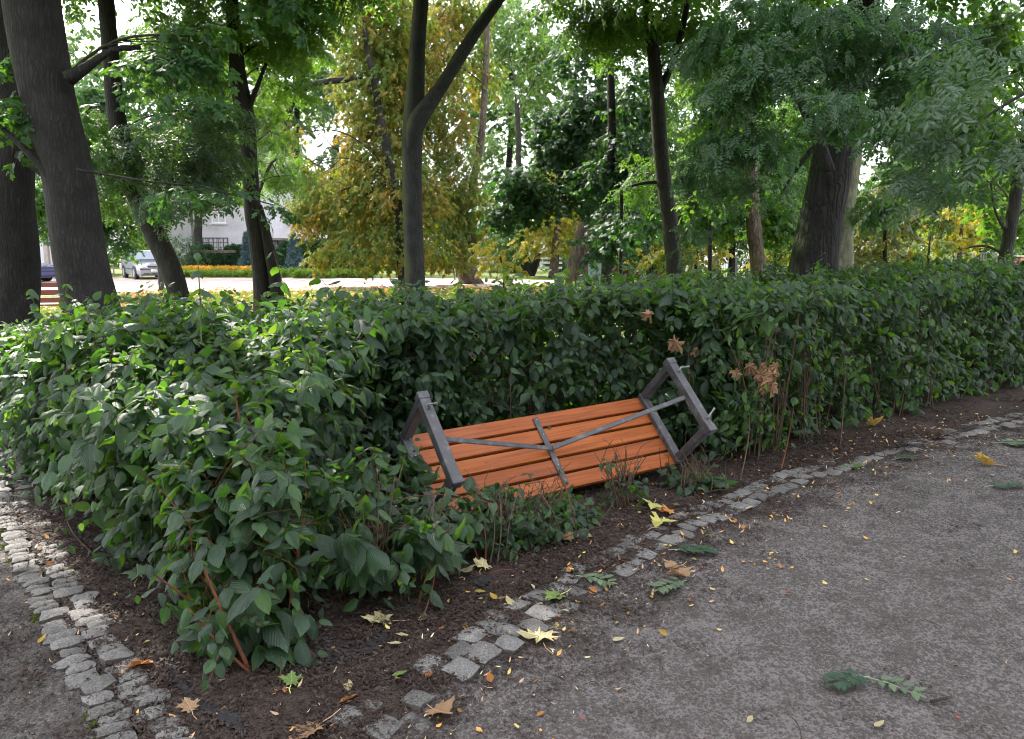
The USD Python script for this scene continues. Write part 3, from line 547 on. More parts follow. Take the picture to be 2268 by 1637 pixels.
SPRAYS = {"maple": [spray("maple", rg, .5, 13, .13) for _ in range(4)],
          "robinia": [spray("robinia", rg, .5, 11, .24) for _ in range(4)],
          "ash": [spray("ash", rg, .5, 11, .23) for _ in range(4)],
          "chestnut": [spray("chestnut", rg, .6, 9, .15) for _ in range(4)],
          "simple": [spray("simple", rg, .5, 26, .1) for _ in range(4)],
          "clump": [spray("simple", rg, .45, 60, .12) for _ in range(3)]}
AREA = {"maple": .075, "robinia": .09, "ash": .09, "chestnut": .14, "simple": .06, "clump": .16}

# ------------------------------------------------------------------ trees
# openings in the canopy through which the sun reaches the hedge
GAPS = [(np.array([-1.15, 4.2, 1.05]), .5), (np.array([-4.7, 6.6, .3]), .7), (np.array([.6, 6.3, 1.25]), .35), (np.array([-2.6, 5.2, 1.1]), .3)]
def tree(name, label, trunk, mat, blobs, kind="maple", leaf=MAPLE_LEAF, y=None, stems=(), limbs=(), lai=1.5, seed=0, rough=.06, twigs=True, ring=18, gap=.0, trunk_mat2=None, category="tree", group=None, droop=.35, flare=1.35, mult=1.9):
    """trunk: marks (u, v, width) from the bottom up at distance y, or world points (x, y, z, r). blobs: dicts or tuples for the crown's masses."""
    rg = np.random.default_rng(1000 + seed)
    def line(marks, y, base):
        P = np.array([[*at(m[0], m[1], y if len(m) < 4 else m[3]), m[2] / 2 * y / F_PX] for m in marks])
        if base and P[0, 2] > .02:
            d = P[0] - P[1]; k = min((P[0, 2] + .12) / max(-d[2], .2), 6.0); P = np.vstack([P[0] + d * k * [.6, .6, 1, .55], P]); P[0, 2] = -.12
            P[0, 3] = P[1, 3] * flare
        return P
    P = np.asarray(trunk, float) if y is None else line(trunk, y, True)
    base = np.array([P[0, 0], P[0, 1], 0.0])
    o = thing(name, label, category, base, group=group)
    def wood(pts, part_name, k, r, sd, m):
        n = max(6, min(60, int(np.linalg.norm(np.diff(pts[:, :3], axis=0), axis=1).sum() / max(.08, pts[:, 3].max() * .6))))
        c = curve(pts, n); c[:, 3] = np.maximum(c[:, 3], pts[:, 3].min() * .6)
        c[:, :3] += (np.stack([meshkit.noise(np.c_[c[:, 2] * .9, np.full(n, sd + j * 7.3), np.zeros(n)]) for j in range(3)], 1) - .5) * c[:, 3:4] * .5
        v, f = tube(c[:, :3] - base, c[:, 3], k, r, (3.0, 1.0), sd)
        part(o, part_name, (v, f), m, True)
        return c
    T = wood(P, "trunk", ring, rough, seed, mat)
    for i, s in enumerate(stems): wood(line(s[0], s[1], len(s) > 2 and s[2]), "stem", 12, rough, seed + i + 1, trunk_mat2 or mat)
    for i, s in enumerate(limbs): wood(line(s[0], s[1], False), "limb", 8, rough, seed + i + 20, mat)
    pos, Rm, scl, idx, tw = [], [], [], [], MB()
    protos = SPRAYS[kind]
    for b in blobs:
        c, rad, s = np.asarray(b["c"], float), np.asarray(b["r"], float), b.get("s", 1.0)
        n = max(3, int(b.get("m", mult) * b.get("lai", lai) * math.pi * rad[0] * rad[2] * (1 + .5 * rad[1] / max(rad[0], rad[2])) / (AREA[b.get("kind", kind)] * s * s)))
        u = rg.normal(size=(n, 3)); u /= np.linalg.norm(u, axis=1, keepdims=True)
        rr = rg.random(n) ** (1 / 2.4); p = c + u * rr[:, None] * rad
        if gap:
            keep = meshkit.noise(p * (1.1 / max(.6, rad.max() * .45)) + seed * 13.7) > gap
            p, u = p[keep], u[keep]
        for gx, gr in GAPS:
            w_ = p - gx; keep = np.linalg.norm(w_ - (w_ @ SUN_DIR)[:, None] * SUN_DIR, axis=1) > gr + .45 * s
            p, u = p[keep], u[keep]
        if len(p) == 0: continue
        out = p - np.array([base[0] if "axis" not in b else b["axis"][0], base[1] if "axis" not in b else b["axis"][1], 0]); out[:, 2] = 0
        out /= np.linalg.norm(out, axis=1, keepdims=True) + 1e-6
        d = out * .7 + rg.normal(0, .55, (len(p), 3)) * [1, 1, .45]; d[:, 2] -= droop
        R = frame(d, np.c_[rg.normal(0, .25, (len(p), 2)), np.ones(len(p))])
        pos.append(p); Rm.append(R); scl.append(s * rg.uniform(.75, 1.25, len(p))); idx.append(rg.integers(0, len(protos), len(p)))
        if twigs and b.get("twig", True):
            h = min(c[2] - rad[2] * .2, T[-1, 2]); j = int(np.argmin(abs(T[:, 2] - max(h - .3 * np.hypot(*(c - T[0, :3])[:2]), T[len(T) // 3, 2]))))
            a = T[j, :3]; r0 = min(T[j, 3] * .3, .007 + .009 * np.linalg.norm(c - a))
            mid = (a + c) / 2 + [0, 0, .12 * np.linalg.norm(c - a)] + rg.normal(0, .06, 3) * np.linalg.norm(c - a)
            cc = curve([a, mid, c], 10); tw.add(*tube(cc - base, np.linspace(r0, r0 * .35, 10), 6, cap=False))
            for q in p[rg.choice(len(p), min(len(p), 9), replace=False)]:
                st = cc[int(rg.integers(4, 10))]; tw.add(*tube(curve([st, (st + q) / 2 + rg.normal(0, .08, 3) * np.linalg.norm(q - st), q], 6) - base, np.linspace(r0 * .32, .004, 6), 4, cap=False))
    if tw.v: part(o, "branches", tw.get(), TWIG, True)
    if pos:
        pos = np.vstack(pos)
        scatter(o, "crown", protos, [leaf], pos - base, np.vstack(Rm), np.hstack(scl), np.hstack(idx), kind="stuff")
    return o
def B(u, v, y, ru, rv, ry=None, **k):
    s = y / F_PX
    return dict(c=at(u, v, y), r=(ru * s, ry if ry is not None else max(ru, rv) * s * .8, rv * s), **k)
def W(x, y, z, rx, ry=None, rz=None, **k):
    return dict(c=(x, y, z), r=(rx, ry or rx, rz or rx * .6), **{"m": 1.25, **k})

T = dict(ring=36)
tree("maple_tree", "thick ridged grey trunk at the photo's left edge behind the hedge's left end", [(10, 700, 110), (18, 550, 104), (26, 400, 96), (30, 250, 88), (25, 100, 80), (15, -60, 74), (0, -450, 60)], BARK_GREY,
     [B(30, 130, 10.5, 45, 90, s=.7, lai=1.1), B(70, 300, 10.5, 45, 50, s=.7, lai=1.1), B(40, 420, 10.8, 50, 20, s=.65), B(30, 250, 8.6, 35, 30, s=.6), W(-7.2, 9.5, 6.6, 2.4, 2.2, 1.3, s=1.5, lai=2), W(-8.5, 8.5, 8.5, 3, 2.6, 1.8, s=1.8, lai=2)], y=9.6, seed=1, rough=.1, leaf=MAPLE_LEAF, limbs=[([(40, 340, 22), (90, 380, 18), (140, 430, 12)], 9.2)], ring=36)
tree("maple_tree", "big leaning dark grey trunk left of the silver car, lobed leaves above its bare stem", [(205, 655, 112), (165, 500, 104), (138, 350, 100), (112, 220, 104), (78, 0, 108), (48, -200, 92), (10, -520, 80)], BARK_GREY,
     [B(300, 40, 7.6, 110, 50, s=.7, lai=1.1, twig=False), B(420, 80, 7.8, 90, 45, s=.7), B(270, 170, 7.5, 60, 40, s=.65, lai=.9, twig=False), B(420, 215, 7.2, 70, 22, s=.6, twig=False), B(350, 120, 7.6, 70, 40, s=.65, twig=False), B(345, 422, 6.9, 34, 8, s=.5, lai=1.2, twig=False), B(470, 425, 6.9, 50, 10, s=.5, lai=1.2, twig=False), B(580, 455, 6.9, 34, 14, s=.5, lai=1.2, twig=False), B(420, 412, 7.1, 90, 6, s=.5, lai=1, twig=False), B(55, 250, 8.0, 35, 60, s=.65, lai=1, twig=False), B(20, 90, 8.2, 30, 50, s=.65, lai=1, twig=False), B(190, 300, 9.5, 30, 60, s=.6, lai=.7, twig=False),
      B(600, 0, 8.0, 60, 20, s=.65, twig=False), W(-3.6, 8.0, 6.4, 2.2, 2.2, 1.1, s=1.4, lai=2.4), W(-5.5, 8.6, 7.5, 2.6, 2.4, 1.4, s=1.6, lai=2.6), W(-2.0, 7.4, 7.4, 2.2, 2.2, 1.2, s=1.5, lai=2.4), W(-4.5, 11.0, 8.8, 3.0, 3, 1.6, s=1.8, lai=2.2), W(-3.0, 9.3, 9.5, 3.2, 3, 1.6, s=1.8, lai=2)],
     y=8.2, seed=2, rough=.05, ring=40, limbs=[([(150, 175, 34), (205, 140, 18), (255, 110, 13), (310, 106, 9)], 8.0), ([(118, 400, 18), (60, 335, 15), (5, 285, 11), (-40, 250, 9)], 8.0), ([(170, 376, 7), (255, 390, 5), (330, 402, 4), (430, 412, 3.5), (520, 432, 3), (610, 455, 2.5)], 7.2)])
tree("ash_tree", "slanting mid-size trunk just right of the silver car", [(394, 658, 46), (370, 590, 46), (345, 530, 44), (320, 470, 44), (300, 430, 42), (285, 380, 40), (268, 300, 38), (250, 150, 34), (235, -60, 30)], BARK_DARK,
     [B(330, 330, 16, 110, 60), B(440, 345, 16.5, 90, 70), B(260, 290, 17, 70, 70), B(385, 460, 16, 18, 30, s=.6, lai=.8), B(330, 430, 16, 34, 22, s=.7), B(420, 400, 16, 70, 40), B(470, 250, 17, 80, 50), B(240, 400, 17, 60, 50), W(-8.5, 16, 9, 3, 3, 2, s=1.7, lai=2)], y=16.5, seed=3, mult=1.1, kind="ash", leaf=ASH_LEAF, ring=24)
tree("ash_tree", "dark twin-stemmed trunk in front of the pale house", [(582, 645, 38), (578, 560, 38), (566, 480, 36), (552, 400, 34), (545, 300, 36), (537, 220, 38), (525, 120, 30), (515, 30, 26), (510, -80, 24)], BARK_DARK,
     [B(470, 50, 19, 110, 60), B(590, 60, 19.5, 80, 55), B(390, 120, 19, 80, 70), B(620, 170, 20, 50, 40, lai=.8), B(480, 160, 20, 60, 60, lai=.9), B(680, 40, 20, 60, 50, lai=1), B(610, 390, 20, 55, 30, s=.8, lai=.8), B(600, 290, 21, 55, 45, s=.8, lai=.9), B(628, 370, 24, 44, 46, s=.8, lai=1), B(585, 210, 21, 50, 40, s=.8, lai=.8), B(660, 110, 21, 60, 50, s=.8, lai=.9), B(520, 415, 20, 40, 22, s=.8, lai=.8), W(-5.5, 19, 9.5, 3.2, 3, 2, s=1.7, lai=2.2), W(-7.5, 18, 12, 4, 4, 2.4, s=2, lai=2)], y=19, seed=4, mult=1.15, kind="ash", leaf=FAR_GREEN, ring=24,
     stems=[([(610, 645, 28), (600, 580, 26), (588, 520, 22), (572, 455, 16)], 18.9, True)], limbs=[([(552, 240, 14), (575, 180, 9), (590, 140, 7)], 19), ([(545, 400, 14), (515, 370, 10), (480, 350, 6)], 19)])
tree("maple_tree", "slim straight grey trunk forking right, alone in the middle of the view", [(914, 632, 46), (913, 540, 43), (912, 440, 42), (913, 360, 42), (918, 270, 44), (926, 150, 36), (931, 0, 31), (936, -150, 28), (940, -420, 24)], BARK_SMOOTH,
     [W(-2.6, 11.5, 8.2, 2.6, 2.6, 1.3, s=1.5, lai=2.4), W(-.2, 10.8, 7.4, 2.4, 2.2, 1.1, s=1.5, lai=2.4), W(1.8, 10.5, 7.8, 2.2, 2.2, 1.2, s=1.5, lai=2.2), W(-1.2, 12.5, 10, 3.8, 3.5, 1.8, s=1.8, lai=2.4), W(-5.8, 12.5, 10.5, 3.2, 3.2, 1.6, s=1.8, lai=2.2), W(-.5, 9.0, 6.6, 1.8, 1.6, .8, s=1.4, lai=2)],
     y=12, seed=5, rough=.035, ring=32, flare=1.2, limbs=[([(914, 330, 20), (926, 276, 42), (958, 222, 34), (1010, 135, 29), (1060, 60, 26), (1112, -10, 24), (1180, -130, 18)], 11.9)])
CH = dict(kind="chestnut", leaf=CHESTNUT_LEAF)
tree("horse_chestnut", "tall orange and yellow-green chestnut with a curved dark trunk behind the slim middle trunk", [(893, 628, 28), (890, 560, 25), (884, 480, 24), (866, 380, 22), (845, 270, 18), (822, 150, 14), (800, 20, 12), (790, -100, 10)], BARK_DARK,
     [B(860, 540, 31.5, 150, 55, s=.72), B(790, 440, 32, 120, 85, s=.72), B(850, 320, 32, 95, 100, s=.72), B(825, 180, 32, 85, 115, s=.72), B(815, 40, 32, 95, 100, s=.72), B(690, 470, 32, 45, 60, s=.72), B(675, 370, 32, 34, 40, s=.72, lai=1), B(720, 565, 32, 40, 26, s=.72), B(905, 430, 31, 90, 80, s=.72), B(655, 300, 31, 26, 40, s=.72, lai=.9), B(900, 100, 33, 70, 110, s=.72), B(890, 230, 33, 70, 90, s=.72)],
     y=31, seed=6, lai=1.9, limbs=[([(800, 175, 12), (725, 180, 13), (668, 200, 12), (640, 245, 12), (626, 290, 10), (612, 330, 8), (598, 348, 5)], 31), ([(862, 370, 12), (820, 330, 9), (770, 250, 6)], 32.5)], stems=[([(908, 628, 28), (884, 592, 24), (866, 560, 22)], 33.2, True)], droop=.6, **CH)
tree("horse_chestnut", "chestnut with a broad fluted pale brown bole right of the slim middle trunk", [(1037, 622, 52), (1036, 592, 46), (1037, 555, 43), (1034, 500, 28), (1040, 440, 20), (1060, 330, 16), (1075, 180, 13), (1078, 40, 11)], BARK_BROWN,
     [B(990, 500, 34, 80, 75, s=.72), B(1000, 390, 34, 75, 80, s=.72), B(985, 270, 34.5, 65, 85, s=.72), B(965, 130, 35, 65, 110, s=.72), B(1000, 570, 33.5, 70, 24, s=.72), B(1060, 470, 35, 34, 60, s=.72), B(1050, 150, 36, 60, 90, s=.72, lai=.9), B(1010, 20, 36, 80, 60, s=.72)], y=35, seed=7, rough=.14, lai=1.9, droop=.6, ring=26, **CH)
tree("horse_chestnut", "green chestnut on a short forked bole by the white rail fence", [(1170, 612, 30), (1163, 590, 26), (1158, 560, 20), (1150, 500, 14), (1150, 380, 12), (1145, 230, 10)], BARK_DARK,
     [B(1130, 520, 44, 55, 60), B(1120, 70, 46, 90, 80, lai=1.2), B(1150, 210, 46, 60, 45, lai=.7), B(1080, 330, 46, 40, 60, lai=1), B(1210, 130, 46, 60, 60, lai=.9), B(1100, 400, 46, 40, 50, lai=.9)], y=45, seed=8, kind="chestnut", leaf=PALE_GREEN, stems=[([(1172, 612, 24), (1184, 588, 18), (1192, 560, 14)], 45, True)], lai=1.4)
tree("horse_chestnut", "bright yellow chestnut glowing beside the dark leaning trunk", [(1226, 614, 22), (1228, 570, 19), (1236, 500, 14), (1242, 420, 10), (1246, 330, 8)], BARK_BROWN,
     [B(1215, 430, 42, 50, 70), B(1195, 530, 42, 55, 40), B(1260, 500, 43, 50, 60), B(1290, 550, 43, 40, 30), B(1230, 360, 43, 40, 40, lai=1)], y=42, seed=9, kind="chestnut", leaf=YELLOW_LEAF, lai=1.7)
tree("maple_tree", "dark trunk with a swollen base leaning right, right of the yellow chestnut", [(1274, 622, 50), (1276, 590, 48), (1281, 560, 42), (1292, 510, 38), (1305, 460, 34), (1318, 380, 26), (1325, 250, 20), (1330, 60, 14)], BARK_BROWN,
     [B(1250, 330, 23, 65, 75), B(1150, 400, 22, 55, 40), B(1125, 470, 22, 36, 36), B(1310, 240, 23, 75, 60), B(1215, 265, 23, 45, 30, lai=1), B(1300, 110, 24, 75, 60, lai=1.2), B(1185, 430, 22, 50, 40), B(1280, 420, 23, 60, 50)], y=25, seed=10, rough=.12, leaf=DARK_MAPLE, lai=1.9)
tree("maple_tree", "thin upright dark trunk with a hanging dark green crown", [(1343, 612, 25), (1344, 500, 22), (1350, 380, 20), (1354, 200, 16), (1352, 60, 14), (1350, -80, 12)], BARK_DARK,
     [B(1385, 330, 21, 60, 75), B(1375, 480, 20, 60, 50), B(1340, 540, 20, 50, 30), B(1400, 200, 21, 55, 60, lai=1.2), B(1330, 390, 21, 40, 50), B(1420, 60, 22, 60, 50, lai=1), W(3, 20, 10.5, 3.5, 3, 2.2, s=1.8)], y=21, seed=11, leaf=DARK_MAPLE, lai=1.7)
tree("maple_tree", "dark trunk with a high fork, left of the big mossy trunk", [(1497, 608, 38), (1484, 500, 34), (1470, 400, 32), (1458, 280, 32), (1452, 190, 30), (1440, 80, 24), (1430, -60, 20)], BARK_DARK,
     [B(1400, 45, 17, 80, 60), B(1510, 35, 17.5, 70, 50), B(1330, 30, 17, 70, 50, lai=1.2), B(1430, 380, 18, 40, 60, lai=1), B(1560, 130, 18, 60, 60), W(3.4, 16, 8.5, 3.2, 3, 2, s=1.7, lai=2.2), W(1.5, 15, 10.5, 3, 3, 2, s=1.8, lai=2)], y=17, seed=12, mult=1.3, kind="ash", leaf=FAR_GREEN, limbs=[([(1457, 205, 20), (1478, 165, 16), (1493, 125, 15), (1515, 50, 13), (1530, -40, 10)], 17), ([(1468, 405, 9), (1435, 405, 8), (1400, 412, 5)], 17)], ring=24)
tree("maple_tree", "brown trunk half hidden in bright green leaves left of the mossy trunk", [(1677, 612, 34), (1673, 520, 32), (1668, 420, 28), (1660, 300, 24), (1655, 150, 20)], BARK_BROWN,
     [B(1600, 470, 23, 60, 70), B(1545, 400, 23, 50, 70), B(1720, 480, 23, 45, 70), B(1640, 380, 24, 60, 60), B(1590, 290, 24, 60, 60), B(1620, 180, 24, 80, 70, lai=1.3)], y=22.5, seed=13, leaf=FAR_GREEN, lai=1.5)
tree("robinia_tree", "massive dark mossy trunk leaning right with blue-green feathered leaves", [(1797, 612, 104), (1806, 520, 94), (1822, 430, 86), (1845, 340, 80), (1868, 230, 74), (1888, 130, 68), (1905, 20, 64), (1920, -150, 60), (1930, -500, 46)], BARK_MOSSY,
     [B(1750, 120, 7.3, 120, 55, s=.58, twig=False), B(1640, 190, 7.6, 75, 45, s=.58, twig=False), B(1600, 290, 7.6, 60, 40, s=.54, twig=False), B(1560, 370, 8.0, 40, 40, s=.54, twig=False), B(1700, 290, 7.4, 75, 40, s=.58, twig=False), B(1850, 215, 6.6, 80, 36, s=.54, twig=False), B(1960, 120, 7.4, 110, 55, s=.58, twig=False), B(2050, 270, 7.8, 70, 60, s=.58, twig=False), B(2085, 400, 8.0, 26, 46, s=.50, twig=False), B(1960, 230, 7.2, 80, 45, s=.58, twig=False), B(1700, 20, 7.8, 150, 40, s=.62, twig=False), B(1880, 20, 7.2, 110, 35, s=.58, twig=False), B(2050, 50, 7.8, 100, 50, s=.62, twig=False), B(1600, 80, 8.3, 70, 50, s=.58, twig=False), B(1950, 445, 12.5, 60, 36, s=.58, lai=1, twig=False), B(1540, 470, 8.3, 24, 40, s=.50, lai=1, twig=False), B(1660, 400, 8.2, 60, 34, s=.54, lai=.9, twig=False), B(2000, 370, 8.6, 40, 28, s=.50, twig=False),
      W(5, 10, 6.8, 3, 2.6, 1.4, s=1.5, lai=2.2), W(2.6, 9.6, 7.2, 2, 2, 1.2, s=1.5, lai=2), W(4, 11, 9.5, 4, 3.4, 1.8, s=1.8, lai=2.2), W(8, 11, 7.5, 2.6, 2.6, 1.6, s=1.6, lai=2)],
     y=10.8, seed=14, rough=.13, ring=44, kind="robinia", leaf=ROBINIA_LEAF, mult=1.5, lai=1.35, limbs=[([(1835, 380, 30), (1790, 250, 22), (1740, 190, 15), (1670, 180, 10)], 10.2), ([(1840, 300, 16), (1800, 330, 12), (1760, 380, 7), (1730, 430, 4)], 10.6), ([(1900, 60, 26), (1960, 40, 20), (2030, 90, 14), (2080, 180, 9)], 10.4)], droop=.5)
tree("beech_tree", "smooth pale green-grey trunk right behind the mossy trunk", [(1862, 608, 52), (1868, 520, 47), (1878, 440, 42), (1890, 350, 36), (1900, 200, 30), (1910, 0, 26)], BARK_PALE, [W(7.0, 14, 8.5, 3, 3, 2, s=1.7, lai=2), B(2000, 200, 14, 90, 90), B(1780, 60, 14, 100, 60)], y=13.5, seed=15, kind="simple", leaf=FAR_GREEN, ring=24)
tree("maple_tree", "slender grey trunk leaning right at the far right beside the brick pillar", [(2224, 604, 27), (2236, 500, 26), (2254, 400, 24), (2272, 300, 20), (2285, 150, 18), (2295, -50, 16)], BARK_GREY,
     [B(2200, 90, 15, 90, 80), B(2240, 300, 15.5, 50, 50), B(2150, 190, 16, 60, 60), B(2235, 470, 16, 46, 50, lai=1), B(2180, 400, 17, 50, 50, lai=1)], y=15, seed=16, leaf=FAR_GREEN, limbs=[([(2232, 520, 6), (2205, 470, 5), (2195, 400, 4)], 15), ([(2230, 570, 7), (2180, 545, 5), (2140, 550, 3)], 15), ([(2240, 500, 7), (2262, 470, 5), (2290, 450, 4)], 15)])
tree("young_chestnut", "young chestnut with brown-orange leaves right of the smooth pale trunk", [(1962, 606, 9), (1960, 540, 8), (1962, 470, 6), (1964, 420, 4)], BARK_DARK, [B(1962, 500, 22, 60, 60), B(1950, 560, 22, 55, 34), B(1975, 440, 22, 40, 40)], y=22, seed=17, kind="chestnut", leaf=leaf_mat("brown_chestnut_leaf", [(0.04, 0.07, 0.02), (0.09, 0.08, 0.02), (0.2, 0.09, 0.02)], [(0.15, 0.25, 0.03), (0.35, 0.3, 0.03), (0.55, 0.28, 0.03)], mixf=.35), limbs=[([(1960, 530, 5), (2010, 500, 4), (2060, 470, 3)], 22)])
tree("young_chestnut", "young chestnut with a bright orange top in front of the slatted concrete fence", [(2122, 606, 10), (2126, 540, 9), (2132, 480, 6)], BARK_BROWN, [B(2130, 480, 25, 55, 50), B(2120, 530, 25, 50, 24, lai=1.2)], y=25, seed=18, kind="chestnut", leaf=YELLOW_LEAF)
tree("young_chestnut", "small green and yellow sapling between two young orange chestnuts", [(2054, 606, 6), (2057, 560, 5), (2060, 520, 4)], BARK_DARK, [B(2056, 525, 24, 48, 34), B(2080, 480, 25, 40, 40)], y=24, seed=19, kind="chestnut", leaf=CHESTNUT_LEAF)
tree("young_chestnut", "little sapling with yellow-green leaves in front of the white rail fence", [(1116, 632, 5), (1114, 600, 4), (1108, 570, 3)], BARK_DARK, [B(1100, 570, 24, 26, 20), B(1124, 590, 24, 14, 22), B(1095, 545, 24, 34, 20)], y=24, seed=20, kind="chestnut", leaf=YELLOW_LEAF)
tree("young_chestnut", "low chestnut with golden leaves behind the high-forked dark trunk", [(1540, 606, 7), (1545, 560, 6), (1550, 520, 4)], BARK_DARK, [B(1540, 550, 29, 55, 34), B(1560, 515, 29, 45, 30), B(1450, 560, 29, 36, 28), B(1540, 585, 29, 40, 18, lai=1)], y=29, seed=21, kind="chestnut", leaf=YELLOW_LEAF)
tree("young_chestnut", "low chestnut with orange flecks at the left foot of the mossy trunk", [(1714, 606, 7), (1717, 560, 6), (1722, 510, 4)], BARK_DARK, [B(1740, 530, 24, 36, 40), B(1710, 560, 24, 30, 26)], y=24, seed=22, kind="chestnut", leaf=CHESTNUT_LEAF, limbs=[([(1716, 585, 4), (1740, 560, 3), (1765, 545, 2)], 24)])
tree("sapling", "pole-thin dark sapling right of the high-forked dark trunk", [(1571, 608, 10), (1573, 500, 9), (1575, 380, 8), (1574, 250, 6)], BARK_DARK, [B(1575, 300, 15, 30, 50, lai=1), B(1580, 420, 15, 26, 50, lai=1)], y=15, seed=23, leaf=FAR_GREEN)
tree("sapling", "pole-thin dark sapling between the thin upright trunk and the high-forked trunk", [(1374, 610, 9), (1376, 500, 8), (1376, 420, 7)], BARK_DARK, [B(1385, 500, 18, 36, 36, lai=1.2)], y=18, seed=24, leaf=DARK_MAPLE)
tree("lime_tree", "bright green leafy tree filling the gap behind the forked trunk", [(1440, 606, 18), (1440, 540, 16), (1445, 400, 12)], BARK_DARK, [B(1430, 450, 31, 80, 100), B(1520, 470, 32, 70, 90), B(1470, 330, 32, 80, 90), B(1480, 210, 33, 70, 60, lai=1), B(1420, 560, 31, 60, 34)], y=31, seed=25, kind="simple", leaf=FAR_GREEN, lai=1.5)
tree("lime_tree", "yellow-green tree standing behind the brown trunk and the mossy trunk", [(1620, 606, 16), (1622, 540, 14), (1625, 400, 10)], BARK_DARK, [B(1620, 480, 32, 90, 80), B(1730, 460, 32, 80, 110), B(1640, 330, 33, 90, 90), B(1760, 300, 33, 80, 90)], y=32, seed=26, kind="simple", leaf=FAR_GREEN, lai=1.5)
tree("lime_tree", "leafy green tree behind the young orange chestnuts at the right", [(2020, 606, 16), (2022, 500, 14), (2025, 400, 10)], BARK_DARK, [B(1990, 450, 33, 70, 70), B(2070, 400, 33, 70, 60), B(2190, 480, 33, 70, 60), B(2230, 380, 33, 60, 70), B(2130, 300, 34, 80, 60), B(1930, 560, 33, 40, 40), B(2010, 540, 33, 60, 40)], y=33, seed=27, kind="simple", leaf=FAR_GREEN, lai=1.4)
tree("maple_tree", "shaded leafy maple behind the big leaning trunk, over the white notice boards", [(215, 612, 22), (218, 540, 20), (222, 400, 16), (226, 250, 12)], BARK_DARK, [B(235, 470, 27, 60, 70), B(240, 350, 27, 70, 80), B(265, 545, 27, 26, 24, lai=1), B(110, 430, 27, 40, 60), B(205, 230, 27, 70, 70), B(110, 500, 27, 30, 30, lai=1)], y=28, seed=28, leaf=MAPLE_LEAF, lai=1.6)
tree("ash_tree", "tall hazy green tree behind the pale house", [(740, 600, 20), (742, 500, 18), (745, 300, 14)], BARK_DARK, [B(715, 470, 66, 50, 60), B(760, 380, 66, 60, 80), B(640, 260, 68, 70, 70, lai=.8), B(720, 200, 68, 70, 80, lai=.9), B(560, 330, 68, 60, 60, lai=.7)], y=66, seed=29, kind="clump", leaf=PALE_GREEN, lai=1.4)
# the ash whose branch reaches in from the right
tree("ash_tree", "grey-green leafy branch reaching in at the upper right, closest leaves to the viewer", [(4.9, 4.2, -.1, .16), (4.85, 4.15, 1.5, .14), (4.8, 4.1, 3.0, .12), (4.7, 4.0, 5.0, .09)], BARK_GREY,
     [B(2170, 230, 4.2, 56, 20, s=.58), B(2225, 190, 4.1, 56, 34, s=.62), B(2245, 290, 4.2, 40, 30, s=.58), B(2100, 290, 4.3, 40, 12, s=.5), B(2050, 370, 4.3, 36, 6, s=.45, lai=.6), B(2200, 90, 4.5, 70, 40, s=.75), W(5, 4, 5.8, 1.6, 1.6, 1.0, s=1.3)], seed=30, kind="ash", leaf=ASH_LEAF, limbs=[([(2420, 140, 12), (2300, 190, 8), (2190, 255, 6), (2080, 330, 3)], 4.25)], droop=.25, mult=.45, twigs=False)
# more of the park: pale crowns deep in the view, and the trees at the viewer's back
for k, (u, v_, y_, ru, rv, lab, mt) in enumerate(((140, 200, 48, 160, 190, "pale leafy tree far behind the two thick left trunks", PALE_GREEN), (420, 210, 50, 150, 200, "pale airy tree high behind the slanting trunk", FAR_GREEN), (640, 130, 56, 130, 150, "pale airy tree high left of the orange chestnut", PALE_GREEN), (1120, 160, 55, 150, 190, "light green tree high above the rail fence", FAR_GREEN), (1330, 330, 50, 140, 170, "yellow-green tree deep behind the thin upright trunk", FAR_GREEN), (1700, 160, 42, 190, 190, "bright green tree high behind the brown trunk", FAR_GREEN), (2120, 150, 44, 180, 160, "bright leafy tree high behind the reaching branch", FAR_GREEN))):
    a = at(u, v_, y_)
    tree("park_tree", lab, [(a[0], y_, -.1, .3), (a[0], y_, 3, .24), (a[0] + .3, y_, a[2], .14), (a[0], y_, a[2] + 3, .06)], BARK_DARK, [B(u, v_, y_, ru, rv, s=1.5, lai=.85), B(u - ru * .4, v_ + rv * .5, y_ - 2, ru * .5, rv * .4, s=1.4, lai=.6), B(u + ru * .5, v_ + rv * .2, y_, ru * .5, rv * .6, s=1.5, lai=.5)], seed=60 + k, kind="clump", leaf=mt)
bp, bs = [], []
rg = np.random.default_rng(78)
for (x, y_, z, r, h) in ((-7, -5, 6, 4.5, 3.4), (1, -9, 7, 6, 5), (9, -6, 6.5, 5, 4), (14, 2, 6.5, 4, 3.6), (-12, 2, 6, 3.5, 4), (-2, -16, 6, 7, 5.5), (10, -15, 6, 7, 5.5), (-14, -12, 6, 6, 5.5)):
    n = int(r * r * 11); u = rg.normal(size=(n, 3)); u /= np.linalg.norm(u, axis=1, keepdims=True); p = np.array([x, y_, z]) + u * (rg.random(n) ** .4)[:, None] * [r, r, h]
    bp.append(p); bs.append(rg.uniform(1.4, 2.2, n))
bp, bs = np.vstack(bp), np.hstack(bs)
scatter("/World", "woods", SPRAYS["clump"], [FAR_GREEN], bp, frame(rg.normal(0, 1, (len(bp), 3)) * [1, 1, .4] + [0, 0, -.3]), bs, rg.integers(0, 3, len(bp)), kind="stuff", label="park trees standing around and behind the path", category="woods")
